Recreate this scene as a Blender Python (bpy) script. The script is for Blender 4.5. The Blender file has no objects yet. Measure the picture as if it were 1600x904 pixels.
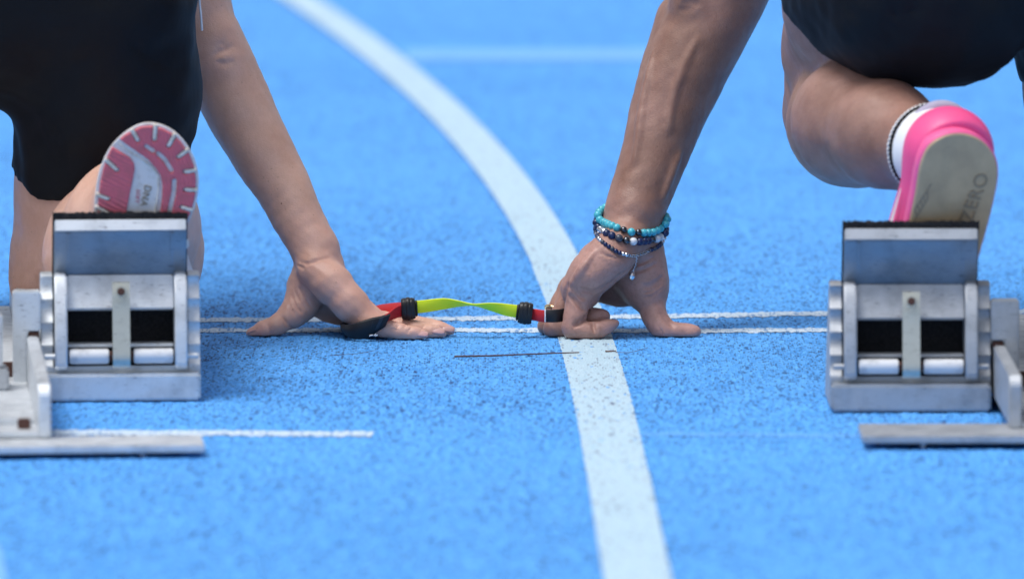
import bpy, bmesh, math, random
import numpy as np
from mathutils import Vector, Matrix

random.seed(7)
RNG = np.random.default_rng(11)
scene = bpy.context.scene
COL = scene.collection
R = math.radians

# ------------------------------------------------------------------ camera
FPX, PITCH, CAMH, IW, IH = 14000.0, R(6.0), 0.88, 1600.0, 904.0
cd = bpy.data.cameras.new('camera')
cam = bpy.data.objects.new('camera', cd); COL.objects.link(cam)
cam.location = (0, 0, CAMH)
cam.rotation_euler = (math.pi / 2 - PITCH, 0, 0)
cd.sensor_width = 36.0
cd.lens = FPX / IW * 36.0
cd.clip_start = 0.1; cd.clip_end = 4000
cd.dof.use_dof = True
cd.dof.focus_distance = 7.93
cd.dof.aperture_fstop = 6.8
scene.camera = cam

# ------------------------------------------------------------------ light
SUN_EL, SUN_AZ = R(70), R(-118)          # azimuth measured from +Y towards +X
w = bpy.data.worlds.new('World'); scene.world = w; w.use_nodes = True
nt = w.node_tree
bg = nt.nodes['Background']
sky = nt.nodes.new('ShaderNodeTexSky'); sky.sky_type = 'NISHITA'; sky.sun_disc = False
sky.sun_elevation = SUN_EL; sky.sun_rotation = SUN_AZ
sky.air_density = 1.0; sky.dust_density = 3.0; sky.ozone_density = 1.0
hs = nt.nodes.new('ShaderNodeHueSaturation'); hs.inputs['Saturation'].default_value = 0.5
nt.links.new(sky.outputs[0], hs.inputs['Color']); nt.links.new(hs.outputs[0], bg.inputs[0])
bg.inputs[1].default_value = 0.105
sl = bpy.data.lights.new('sun', 'SUN'); sl.energy = 1.5; sl.angle = R(24); sl.color = (1, 0.965, 0.92)
so = bpy.data.objects.new('sun', sl); COL.objects.link(so)
sd = Vector((math.sin(SUN_AZ) * math.cos(SUN_EL), math.cos(SUN_AZ) * math.cos(SUN_EL), math.sin(SUN_EL)))
so.rotation_euler = sd.to_track_quat('Z', 'Y').to_euler()
so.location = (-3, -1, 6)
scene.view_settings.view_transform = 'Standard'
scene.view_settings.look = 'None'
scene.view_settings.exposure = 0.58
scene.view_settings.gamma = 1.0
scene.view_settings.use_curve_mapping = False

# ------------------------------------------------------------------ pixel helpers
CP, SP = math.cos(PITCH), math.sin(PITCH)
def ray(px, py):
    u = (px - IW / 2) / FPX; v = -(py - IH / 2) / FPX
    return np.array([u, CP + v * SP, -SP + v * CP])
def P(px, py, Y):                         # point on the pixel's ray at distance Y along the track
    d = ray(px, py)
    return np.array([0, 0, CAMH]) + d * (Y / d[1])
def G(px, py, z=0.0):                     # point on the ground
    d = ray(px, py)
    return np.array([0, 0, CAMH]) + d * ((z - CAMH) / d[2])
def PZ(px, z, Y):                         # column px, height z, distance Y
    d = ray(px, 452)
    depth = Y * CP - (z - CAMH) * SP
    return np.array([(px - IW / 2) / FPX * depth, Y, z])

# ------------------------------------------------------------------ materials
MATS = {}
def mat(name, color, rough=0.5, metal=0.0, **kw):
    m = bpy.data.materials.new(name); m.use_nodes = True
    n = m.node_tree; b = n.nodes['Principled BSDF']
    b.inputs['Base Color'].default_value = (*color, 1)
    b.inputs['Roughness'].default_value = rough
    b.inputs['Metallic'].default_value = metal
    if 'spec' in kw: b.inputs['Specular IOR Level'].default_value = kw['spec']
    if 'sss' in kw:
        b.inputs['Subsurface Weight'].default_value = kw['sss']
        b.inputs['Subsurface Radius'].default_value = (1.0, 0.35, 0.2)
        b.inputs['Subsurface Scale'].default_value = kw.get('ssr', 0.004)
    if 'sheen' in kw:
        b.inputs['Sheen Weight'].default_value = kw['sheen']
        b.inputs['Sheen Roughness'].default_value = 0.4
    if 'coat' in kw: b.inputs['Coat Weight'].default_value = kw['coat']
    MATS[name] = m
    return m
def N(m, t): return m.node_tree.nodes.new(t)
def L(m, a, b): m.node_tree.links.new(a, b)
def coords(m, kind='Object', scale=(1, 1, 1), rot=(0, 0, 0)):
    t = N(m, 'ShaderNodeTexCoord'); mp = N(m, 'ShaderNodeMapping')
    mp.inputs['Scale'].default_value = scale; mp.inputs['Rotation'].default_value = rot
    L(m, t.outputs[kind], mp.inputs[0]); return mp.outputs[0]
def noise(m, vec, scale, detail=3, rough=0.55):
    t = N(m, 'ShaderNodeTexNoise'); t.inputs['Scale'].default_value = scale
    t.inputs['Detail'].default_value = detail; t.inputs['Roughness'].default_value = rough
    L(m, vec, t.inputs['Vector']); return t.outputs['Fac']
def ramp(m, fac, stops):
    r = N(m, 'ShaderNodeValToRGB'); e = r.color_ramp.elements
    while len(e) < len(stops): e.new(0.5)
    for q, (p, c) in zip(e, stops): q.position = p; q.color = (*c, 1) if len(c) == 3 else c
    L(m, fac, r.inputs[0]); return r.outputs[0]
def mix(m, fac, a, b, mode='MIX'):
    x = N(m, 'ShaderNodeMix'); x.data_type = 'RGBA'; x.blend_type = mode
    for s, v in ((x.inputs[0], fac), (x.inputs[6], a), (x.inputs[7], b)):
        if isinstance(v, (int, float)): s.default_value = v
        elif isinstance(v, tuple): s.default_value = (*v, 1)
        else: L(m, v, s)
    return x.outputs[2]
def bump(m, h, strength, dist):
    b = N(m, 'ShaderNodeBump'); b.inputs['Strength'].default_value = strength; b.inputs['Distance'].default_value = dist
    L(m, h, b.inputs['Height']); p = m.node_tree.nodes['Principled BSDF']
    if p.inputs['Normal'].is_linked: L(m, p.inputs['Normal'].links[0].from_socket, b.inputs['Normal'])
    L(m, b.outputs[0], p.inputs['Normal'])
def setc(m, sock, name='Base Color'): L(m, sock, m.node_tree.nodes['Principled BSDF'].inputs[name])

def grains(m, vec, base, dark, light, amount=0.12, big=0.05):
    """granule colours: most blue, some dark, seen one by one near the camera's focus"""
    st = N(m, 'ShaderNodeMapping'); st.inputs['Scale'].default_value = (1, 0.22, 1); L(m, vec, st.inputs[0])
    out = []
    for sc, am in ((470, amount), (250, big)):
        v = N(m, 'ShaderNodeTexVoronoi'); v.inputs['Scale'].default_value = sc; L(m, st.outputs[0], v.inputs['Vector'])
        sep = N(m, 'ShaderNodeSeparateColor'); L(m, v.outputs['Color'], sep.inputs[0])
        r = ramp(m, sep.outputs[0], [(0.0, (1, 1, 1)), (am, (0.75, 0.75, 0.75)), (am + 0.01, (0, 0, 0))])
        core = ramp(m, v.outputs['Distance'], [(0.38, (1, 1, 1)), (0.66, (0, 0, 0))])
        out.append((mix(m, 1.0, r, core, 'MULTIPLY'), sep.outputs[1], v.outputs['Distance']))
    tone = ramp(m, out[0][1], [(0.0, base), (1.0, light)])
    c = mix(m, out[0][0], tone, dark); c = mix(m, out[1][0], c, dark)
    bg_ = noise(m, vec, 2.2, 5)
    c2 = mix(m, ramp(m, bg_, [(0.35, (0, 0, 0)), (0.7, (0.3, 0.3, 0.3))]), c, light)
    md = noise(m, st.outputs[0], 42, 4, 0.6)
    c2 = mix(m, ramp(m, md, [(0.42, (0, 0, 0)), (0.70, (0.30, 0.30, 0.30))]), c2, light)
    return c2, out[0][2]

track = mat('track_blue', (0.1, 0.36, 0.85), 0.75, spec=0.25)
vec = coords(track)
c, h = grains(track, vec, (0.038, 0.228, 0.62), (0.008, 0.030, 0.13), (0.122, 0.428, 0.94), 0.34, 0.035)
setc(track, c); bump(track, h, 0.5, 0.0012); bump(track, noise(track, vec, 120, 3), 0.35, 0.002)
paint = mat('track_paint', (0.78, 0.82, 0.86), 0.6, spec=0.3)
vec = coords(paint)
c, h = grains(paint, vec, (0.40, 0.585, 0.72), (0.13, 0.17, 0.28), (0.47, 0.64, 0.76), 0.13, 0.015)
setc(paint, c); bump(paint, h, 0.4, 0.001)
thin = mat('thin_paint', (0.78, 0.82, 0.86), 0.65, spec=0.3)
vec = coords(thin)
c, h = grains(thin, vec, (0.42, 0.58, 0.74), (0.06, 0.22, 0.52), (0.60, 0.71, 0.82), 0.22, 0.16)
setc(thin, c); bump(thin, h, 0.4, 0.001)
faint = mat('faint_paint', (0.2, 0.45, 0.85), 0.7, spec=0.3)
vec = coords(faint)
c, h = grains(faint, vec, (0.14, 0.40, 0.82), (0.07, 0.30, 0.75), (0.20, 0.46, 0.86), 0.2)
setc(faint, c)

trace = mat('worn_paint', (0.09, 0.34, 0.8), 0.7, spec=0.3)
vec = coords(trace)
c, h = grains(trace, vec, (0.062, 0.29, 0.74), (0.02, 0.12, 0.4), (0.15, 0.43, 0.90), 0.3)
setc(trace, c)

def skin_mat(name, base, dark, pink, rough=0.46):
    m = mat(name, base, rough, sss=0.10, ssr=0.004, spec=0.5)
    v = coords(m)
    n0 = noise(m, v, 9, 3, 0.5); n1 = noise(m, v, 38, 5, 0.65); n2 = noise(m, v, 320, 3, 0.7)
    c = mix(m, ramp(m, n1, [(0.35, (0, 0, 0)), (0.68, (1, 1, 1))]), base, dark)
    c = mix(m, ramp(m, n0, [(0.4, (0, 0, 0)), (0.7, (0.35, 0.35, 0.35))]), c, pink)
    at = N(m, 'ShaderNodeAttribute'); at.attribute_name = 'flush'
    bl = ramp(m, noise(m, v, 70, 4, 0.6), [(0.3, (0.55, 0.55, 0.55)), (0.65, (1, 1, 1))])
    c = mix(m, mix(m, 1.0, at.outputs['Color'], bl, 'MULTIPLY'), c, pink)
    c = mix(m, ramp(m, n2, [(0.5, (0, 0, 0)), (0.75, (0.4, 0.4, 0.4))]), c, dark)
    vo = N(m, 'ShaderNodeTexVoronoi'); vo.inputs['Scale'].default_value = 95; L(m, v, vo.inputs['Vector'])
    fr = ramp(m, vo.outputs['Distance'], [(0.04, (0.35, 0.35, 0.35)), (0.10, (0, 0, 0))])       # freckles and hair roots
    c = mix(m, fr, c, tuple(0.45 * q for q in dark))
    setc(m, c)
    setc(m, ramp(m, noise(m, v, 55, 4), [(0.3, (rough - .1,) * 3), (0.7, (rough + .12,) * 3)]), 'Roughness')
    vp = N(m, 'ShaderNodeTexVoronoi'); vp.inputs['Scale'].default_value = 750; L(m, v, vp.inputs['Vector'])
    bump(m, vp.outputs['Distance'], 0.35, 0.0005)
    bump(m, noise(m, coords(m, scale=(1, 1, 0.4)), 190, 4, 0.6), 0.22, 0.0014)
    return m
skin_a = skin_mat('fair_skin', (0.71, 0.44, 0.335), (0.60, 0.345, 0.25), (0.73, 0.41, 0.345))
skin_b = skin_mat('tan_skin', (0.315, 0.176, 0.131), (0.225, 0.115, 0.083), (0.58, 0.330, 0.290))
nail = mat('nail', (0.62, 0.36, 0.34), 0.25, spec=0.6, coat=0.4)

def metal_mat(name, base, dirt, metal=0.55, rough=0.42):
    m = mat(name, base, rough, metal)
    v = coords(m)
    f = ramp(m, noise(m, v, 35, 5, 0.65), [(0.45, (0, 0, 0)), (0.72, (1, 1, 1))])
    c = mix(m, f, base, tuple(0.72 * x for x in base))
    g = ramp(m, noise(m, coords(m, scale=(1, 1, 5)), 130, 4, 0.7), [(0.60, (0, 0, 0)), (0.72, (1, 1, 1))])
    setc(m, mix(m, g, c, dirt))
    r = ramp(m, noise(m, v, 60, 4), [(0.3, (rough - .1,) * 3), (0.7, (rough + .2,) * 3)])
    setc(m, r, 'Roughness')
    bump(m, noise(m, coords(m, scale=(0.2, 1, 3)), 300, 3), 0.15, 0.001)
    return m
alu = metal_mat('bright_aluminium', (0.68, 0.72, 0.76), (0.14, 0.15, 0.17), 0.5, 0.42)
alu2 = metal_mat('grey_aluminium', (0.44, 0.47, 0.51), (0.10, 0.11, 0.13), 0.5, 0.44)
plate = metal_mat('shaded_plate_metal', (0.27, 0.31, 0.36), (0.08, 0.09, 0.11), 0.5, 0.40)  # same aluminium, darkened: shade of the overhanging pad panel put into the colour
zinc = metal_mat('zinc_strap', (0.55, 0.56, 0.50), (0.2, 0.18, 0.14), 0.6, 0.35)
rust = mat('rusty_bolt', (0.09, 0.04, 0.03), 0.7, 0.3)
roller_m = mat('roller_plastic', (0.66, 0.69, 0.73), 0.4)
setc(roller_m, mix(roller_m, ramp(roller_m, noise(roller_m, coords(roller_m), 90, 4), [(0.5, (0, 0, 0)), (0.8, (1, 1, 1))]), (0.66, 0.69, 0.73), (0.4, 0.42, 0.46)))
rubber = mat('pad_rubber', (0.022, 0.018, 0.019), 0.9, spec=0.2)
setc(rubber, ramp(rubber, noise(rubber, coords(rubber), 420, 4, 0.7), [(0.4, (0.014, 0.014, 0.016)), (0.75, (0.036, 0.034, 0.036))]))
bump(rubber, noise(rubber, coords(rubber), 600, 3), 0.4, 0.001)

short_m = mat('black_fabric', (0.0035, 0.0042, 0.0065), 0.62, spec=0.22, sheen=0.008)
bump(short_m, noise(short_m, coords(short_m, scale=(1, 1, 3)), 500, 2), 0.15, 0.0008)
bump(short_m, noise(short_m, coords(short_m, scale=(1.5, 1, 0.6)), 22, 3), 0.25, 0.006)
white_fab = mat('white_fabric', (0.78, 0.80, 0.83), 0.85, spec=0.2)
bump(white_fab, noise(white_fab, coords(white_fab, scale=(1, 1, 2)), 600, 2), 0.4, 0.001)
hair_m = mat('dark_hair', (0.03, 0.018, 0.012), 0.5)

def dirty(name, base, dirt, rough=0.6, scale=60, lo=0.5, hi=0.75, **kw):
    m = mat(name, base, rough, **kw)
    v = coords(m)
    f = ramp(m, noise(m, v, scale, 5, 0.65), [(lo, (0, 0, 0)), (hi, (1, 1, 1))])
    setc(m, mix(m, f, base, dirt)); bump(m, noise(m, v, 500, 3), 0.2, 0.0008)
    return m
midsole_m = dirty('midsole_foam', (0.70, 0.66, 0.64), (0.42, 0.36, 0.30), 0.65, 90, 0.5, 0.8)
tread_m = dirty('pink_tread', (0.62, 0.125, 0.16), (0.46, 0.12, 0.13), 0.6, 120, 0.45, 0.8)
slot_m = dirty('slot_foam', (0.74, 0.69, 0.63), (0.42, 0.36, 0.28), 0.7, 200, 0.4, 0.7)
gum_m = dirty('gum_sole', (0.56, 0.40, 0.235), (0.42, 0.30, 0.18), 0.42, 40, 0.35, 0.75)
gum2_m = dirty('gum_lettering', (0.30, 0.225, 0.145), (0.25, 0.19, 0.12), 0.45, 60)
pink_m = dirty('pink_upper', (0.86, 0.085, 0.27), (0.74, 0.09, 0.25), 0.45, 70, 0.45, 0.9)
pink2_m = dirty('pink_foam', (0.88, 0.12, 0.32), (0.75, 0.13, 0.32), 0.5, 50, 0.4, 0.9)
lilac_m = dirty('heel_lining', (0.40, 0.38, 0.50), (0.3, 0.28, 0.36), 0.8, 100)
upper_a = dirty('pale_mesh_upper', (0.60, 0.62, 0.66), (0.5, 0.4, 0.42), 0.8, 80)
blackthread = mat('black_thread', (0.008, 0.008, 0.01), 0.8)

tape_y = mat('yellow_strap', (0.86, 1.0, 0.03), 0.55, spec=0.3)
bump(tape_y, noise(tape_y, coords(tape_y, scale=(1, 1, 4)), 700, 2), 0.2, 0.0006)
tape_r = mat('red_strap', (0.55, 0.022, 0.03), 0.5, spec=0.4)
tape_b = mat('black_sleeve', (0.010, 0.012, 0.017), 0.5, spec=0.4)
tape_b2 = mat('grey_patch', (0.028, 0.032, 0.042), 0.55)
white_print = mat('white_print', (0.75, 0.78, 0.8), 0.6)
knob = mat('black_rubber', (0.010, 0.011, 0.014), 0.42, spec=0.45)
bump(knob, noise(knob, coords(knob), 300, 3), 0.15, 0.001)

def bead_mat(name, base, vein, rough=0.25, scale=300, **kw):
    m = mat(name, base, rough, **kw)
    f = ramp(m, noise(m, coords(m), scale, 4, 0.7), [(0.5, (0, 0, 0)), (0.66, (1, 1, 1))])
    setc(m, mix(m, f, base, vein)); return m
turq = bead_mat('turquoise_stone', (0.075, 0.50, 0.62), (0.03, 0.30, 0.40))
lapis = bead_mat('dark_blue_stone', (0.012, 0.022, 0.085), (0.03, 0.05, 0.14), 0.2)
slate = bead_mat('slate_stone', (0.05, 0.06, 0.09), (0.10, 0.11, 0.15), 0.25)
howl = bead_mat('white_stone', (0.72, 0.75, 0.80), (0.5, 0.53, 0.6), 0.25)
hema = mat('hematite', (0.10, 0.11, 0.13), 0.15, 0.9)
silver = mat('silver', (0.75, 0.75, 0.78), 0.2, 1.0)
gold = mat('gold', (0.85, 0.60, 0.30), 0.2, 1.0)
cord_m = mat('dark_cord', (0.015, 0.017, 0.03), 0.7)
twig_m = dirty('brown_twig', (0.11, 0.055, 0.045), (0.18, 0.10, 0.075), 0.8, 200)

# ------------------------------------------------------------------ object helpers
def tag(o, label=None, cat=None, group=None, kind=None):
    if label: o['label'] = label
    if cat: o['category'] = cat
    if group: o['group'] = group
    if kind: o['kind'] = kind
    return o
def empty(name, loc=(0, 0, 0), rz=0.0):
    o = bpy.data.objects.new(name, None); COL.objects.link(o)
    o.location = loc; o.rotation_euler = (0, 0, rz); o.empty_display_size = 0.05
    return o
def link(name, me, m, parent=None, smooth=True):
    if m is not None: me.materials.append(m)
    if smooth and len(me.polygons): me.polygons.foreach_set('use_smooth', np.ones(len(me.polygons), bool))
    o = bpy.data.objects.new(name, me); COL.objects.link(o)
    if parent is not None:
        o.parent = parent
        # geometry is in world space unless the parent is a local builder
        if parent.get('_world', 0): o.matrix_parent_inverse = WORLDINV[parent.name]
    return o
WORLDINV = {}
def world_parent(o):
    """children of o keep world coordinates"""
    m = Matrix.Translation(o.location) @ o.rotation_euler.to_matrix().to_4x4()
    if o.parent is not None and o.parent.name in WORLDINV: m = Matrix.Identity(4)
    WORLDINV[o.name] = m.inverted(); o['_world'] = 1
def mesh_np(name, V, F):
    me = bpy.data.meshes.new(name)
    V = np.asarray(V, np.float32); F = np.asarray(F, np.int32)
    n = F.shape[1]
    me.vertices.add(len(V)); me.vertices.foreach_set('co', V.ravel())
    me.loops.add(F.size); me.loops.foreach_set('vertex_index', F.ravel())
    me.polygons.add(len(F)); me.polygons.foreach_set('loop_start', np.arange(0, F.size, n, dtype=np.int32))
    me.update(calc_edges=True); me.validate()
    return me
def bm_mesh(name, bm):
    bmesh.ops.recalc_face_normals(bm, faces=bm.faces)
    me = bpy.data.meshes.new(name); bm.to_mesh(me); bm.free(); return me
def prism(pts, u0, u1, bevel=0.0, seg=2):
    """polygon in the (y,z) plane pushed along x from u0 to u1"""
    bm = bmesh.new()
    a = [bm.verts.new((u0, p[0], p[1])) for p in pts]; b = [bm.verts.new((u1, p[0], p[1])) for p in pts]
    bm.faces.new(a); bm.faces.new(b[::-1])
    for i in range(len(pts)):
        j = (i + 1) % len(pts); bm.faces.new((a[i], b[i], b[j], a[j]))
    bmesh.ops.recalc_face_normals(bm, faces=bm.faces)
    if bevel: bmesh.ops.bevel(bm, geom=bm.edges[:], offset=bevel, segments=seg, affect='EDGES', clamp_overlap=True)
    return bm
def box(x0, x1, y0, y1, z0, z1, bevel=0.0015):
    return prism([(y0, z0), (y1, z0), (y1, z1), (y0, z1)], x0, x1, bevel)
def merge_bm(a, b):
    me = bpy.data.meshes.new('tmp'); b.to_mesh(me); b.free(); a.from_mesh(me); bpy.data.meshes.remove(me); return a
def cyl_bm(p0, p1, r, seg=20, bevel=0.0):
    p0, p1 = Vector(p0), Vector(p1); d = p1 - p0
    bm = bmesh.new()
    bmesh.ops.create_cone(bm, cap_ends=True, segments=seg, radius1=r, radius2=r, depth=d.length)
    if bevel:
        ed = [e for e in bm.edges if abs(e.verts[0].co.z - e.verts[1].co.z) < 1e-6]
        bmesh.ops.bevel(bm, geom=ed, offset=bevel, segments=2, affect='EDGES')
    q = d.to_track_quat('Z', 'Y').to_matrix().to_4x4()
    bmesh.ops.transform(bm, matrix=Matrix.Translation((p0 + p1) / 2) @ q, verts=bm.verts)
    return bm
def smooth_curve(pts, n):
    """Catmull-Rom through rows of pts"""
    p = np.asarray(pts, float); p = np.vstack([2 * p[0] - p[1], p, 2 * p[-1] - p[-2]])
    m = len(p) - 3; out = []
    for t in np.linspace(0, m - 1e-9, n):
        i = int(t); f = t - i; a, b, c, d = p[i:i + 4]
        out.append(0.5 * (2 * b + (c - a) * f + (2 * a - 5 * b + 4 * c - d) * f * f + (3 * b - a - 3 * c + d) * f ** 3))
    return np.array(out)
def tube_mesh(name, pts, rad, seg=8, closed=False):
    pts = np.asarray(pts, float); n = len(pts)
    rad = np.broadcast_to(np.asarray(rad, float), (n,))
    T = np.gradient(pts, axis=0); T /= np.linalg.norm(T, axis=1)[:, None] + 1e-12
    V = []; up = np.array([0.13, 0.3, 0.95])
    for i in range(n):
        a = np.cross(T[i], up); a /= np.linalg.norm(a) + 1e-12; b = np.cross(T[i], a)
        for k in range(seg):
            q = 2 * math.pi * k / seg; V.append(pts[i] + rad[i] * (math.cos(q) * a + math.sin(q) * b))
    F = []
    for i in range(n - 1):
        for k in range(seg):
            k2 = (k + 1) % seg; F.append((i * seg + k, i * seg + k2, (i + 1) * seg + k2, (i + 1) * seg + k))
    me = mesh_np(name, V, F)
    return me
def ribbon_mesh(name, pts, wdir, half, thick, n=60):
    """strap with width direction wdir (per control point) and thickness"""
    c = smooth_curve(pts, n); wd = smooth_curve(wdir, n); wd /= np.linalg.norm(wd, axis=1)[:, None]
    hf = smooth_curve(np.array(half, float)[:, None], n)[:, 0]
    T = np.gradient(c, axis=0); T /= np.linalg.norm(T, axis=1)[:, None]
    nn = np.cross(T, wd); nn /= np.linalg.norm(nn, axis=1)[:, None]
    prof = [(-1, -.55), (-.93, -1), (.93, -1), (1, -.55), (1, .55), (.93, 1), (-.93, 1), (-1, .55)]
    V = []; k = len(prof)
    for i in range(n):
        for a, b in prof: V.append(c[i] + wd[i] * hf[i] * a + nn[i] * thick * 0.5 * b)
    F = [(i * k + j, i * k + (j + 1) % k, (i + 1) * k + (j + 1) % k, (i + 1) * k + j) for i in range(n - 1) for j in range(k)]
    bm = bmesh.new(); vs = [bm.verts.new(v) for v in V]
    for f in F: bm.faces.new([vs[i] for i in f])
    bm.faces.new(vs[:k]); bm.faces.new(vs[-k:])
    return bm_mesh(name, bm)

# ------------------------------------------------------------------ distance-field sculpting
class Field:
    def __init__(s, x, y, z):
        s.x, s.y, s.z = (np.asarray(a, np.float32) for a in (x, y, z))
        s.F = np.full((len(s.x), len(s.y), len(s.z)), 1.0, np.float32)
    def rng(s, lo, hi):
        r = []
        for a, l, h in zip((s.x, s.y, s.z), lo, hi):
            i = max(int(np.searchsorted(a, l)) - 1, 0); j = min(int(np.searchsorted(a, h)) + 1, len(a))
            r.append(slice(i, max(j, i)))
        return tuple(r)
    def sub(s, lo, hi):
        r = s.rng(lo, hi); f = Field(s.x[r[0]], s.y[r[1]], s.z[r[2]]); f.r = r; return f
    def merge(s, f, k): s.F[f.r] = smin(s.F[f.r], f.F, k)
    def _grid(s, r): return s.x[r[0]][:, None, None], s.y[r[1]][None, :, None], s.z[r[2]][None, None, :]
    def seg(s, a, ra, b, rb, k=0.004, n=None, q=1.0, cut=False):
        a = np.asarray(a, float); b = np.asarray(b, float)
        m = max(ra, rb) * max(1, q) + max(k, 0.004) * 1.3 + 0.004
        r = s.rng(np.minimum(a, b) - m, np.maximum(a, b) + m)
        if any(q_.stop - q_.start < 1 for q_ in r): return
        X, Y, Z = s._grid(r)
        wx, wy, wz = X - np.float32(a[0]), Y - np.float32(a[1]), Z - np.float32(a[2])
        d = b - a
        if n is not None:
            n = np.asarray(n, float) / np.linalg.norm(n); g = np.float32(1.0 / q - 1)
            dn = (wx * np.float32(n[0]) + wy * np.float32(n[1]) + wz * np.float32(n[2])) * g
            wx = wx + dn * np.float32(n[0]); wy = wy + dn * np.float32(n[1]); wz = wz + dn * np.float32(n[2])
            d = d + n * (d @ n) * (1.0 / q - 1)
        dd = max(float(d @ d), 1e-12); d = d.astype(np.float32)
        t = np.clip((wx * d[0] + wy * d[1] + wz * d[2]) / np.float32(dd), 0, 1)
        dist = np.sqrt((wx - t * d[0]) ** 2 + (wy - t * d[1]) ** 2 + (wz - t * d[2]) ** 2)
        dist -= np.float32(ra) + t * np.float32(rb - ra)
        if q < 1: dist *= np.float32(0.5 + 0.5 * q)
        if cut: s.F[r] = -smin(-s.F[r], dist, k)
        else: s.F[r] = smin(s.F[r], dist, k)
    def chain(s, pts, k=0.004, n=None, q=1.0, cut=False):
        for (a, ra), (b, rb) in zip(pts[:-1], pts[1:]): s.seg(a, ra, b, rb, k, n, q, cut)
    def crease(s, pts, rad=0.0009, depth=0.0, k=0.0012):
        c = smooth_curve(pts, max(6, 5 * len(pts)))
        for a, b in zip(c[:-1], c[1:]): s.seg(a, rad, b, rad, k, cut=True)
    def hit(s, px, py, y0=7.36, y1=8.12, step=0.0008):
        """where the pixel's ray first meets the surface"""
        Y = np.arange(y0, y1, step); d = ray(px, py); q = np.array([0, 0, CAMH])[None] + d[None] * (Y / d[1])[:, None]
        def fr(a, v):
            i = np.clip(np.searchsorted(a, v) - 1, 0, len(a) - 2); return i, np.clip((v - a[i]) / (a[i + 1] - a[i]), 0, 1)
        (i, a), (j, b), (k, c) = fr(s.x, q[:, 0]), fr(s.y, q[:, 1]), fr(s.z, q[:, 2])
        v = 0
        for di, wa in ((0, 1 - a), (1, a)):
            for dj, wb in ((0, 1 - b), (1, b)):
                for dk, wc in ((0, 1 - c), (1, c)): v = v + s.F[i + di, j + dj, k + dk] * wa * wb * wc
        ins = np.nonzero(v < 0)[0]
        return q[ins[0]] if len(ins) else None
    def fold(s, px, rad=0.0009, k=0.0015, taper=True):
        """a skin crease along pixels, carved where the rays meet the surface"""
        c = smooth_curve(np.c_[np.asarray(px, float), np.zeros(len(px))], max(8, 6 * len(px)))[:, :2]
        pts = [s.hit(*q) for q in c]; n = len(pts)
        rs = [rad * (0.35 + 0.65 * math.sin(math.pi * (i + 0.5) / n)) if taper else rad for i in range(n)]
        for i in range(n - 1):
            a, b = pts[i], pts[i + 1]
            if a is None or b is None or np.linalg.norm(a - b) > 0.012: continue
            s.seg(a, rs[i], b, rs[i + 1], k, cut=True)
    def schain(s, pts, k=0.006, n=None, q=1.0, sub=4):
        p = np.array([[*a, r] for a, r in pts]); c = smooth_curve(p, sub * (len(p) - 1) + 1)
        s.chain([(v[:3], v[3]) for v in c], k, n, q)
    def ridge(s, px, rad, sink=0.0006, k=0.005):
        """a vein or tendon lying just under the skin along pixels"""
        c = smooth_curve(np.c_[np.asarray(px, float), np.zeros(len(px))], 6 * len(px))[:, :2]; pts = [s.hit(*q) for q in c]; n = len(pts)
        pts = [None if q is None else q + np.array([0, sink, 0]) for q in pts]
        for i in range(n - 1):
            if pts[i] is None or pts[i + 1] is None or np.linalg.norm(pts[i] - pts[i + 1]) > 0.02: continue
            t = math.sin(math.pi * (i + 0.5) / n); s.seg(pts[i], rad * t, pts[i + 1], rad * t, k)
    def ball(s, c, r, k=0.004, n=None, q=1.0, cut=False): s.seg(c, r, np.asarray(c) + 1e-6, r, k, n, q, cut)
    def floor(s, z0=0.0006, k=0.002):
        d = np.float32(z0) - s.z[None, None, :]
        kk = int(np.searchsorted(s.z, 0.02))
        s.F[:, :, :kk] = -smin(-s.F[:, :, :kk], -d[:, :, :kk], k)
    def uneven(s, amp, wl, seed=0):
        """soft unevenness of a living surface"""
        r = np.random.default_rng(seed)
        X, Y, Z = s.x[:, None, None], s.y[None, :, None], s.z[None, None, :]
        for _ in range(5):
            k = r.normal(size=3); k *= 2 * math.pi / (wl * r.uniform(0.7, 1.5)) / np.linalg.norm(k); p = r.uniform(0, 6.28, 3)
            s.F += np.float32(amp * 0.5) * np.sin((k[0] * X + p[0]).astype(np.float32) + (k[1] * Y).astype(np.float32) + (k[2] * Z).astype(np.float32))
    def mesh(s, name, smooth=2, limb=None):
        V, Fc = surface_nets(s.F, s.x, s.y, s.z)
        if smooth: V = laplace(V, Fc, smooth)
        if limb:
            m = np.clip((V[:, 2] - limb) / 0.025, 0, 1)[:, None]; V = V * (1 - m) + laplace(V, Fc, 7) * m
        return mesh_np(name, V, Fc)
def smin(a, b, k):
    if k <= 0: return np.minimum(a, b)
    h = np.maximum(np.float32(k) - np.abs(a - b), 0)
    return np.minimum(a, b) - h * h * np.float32(0.25 / k)
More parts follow.
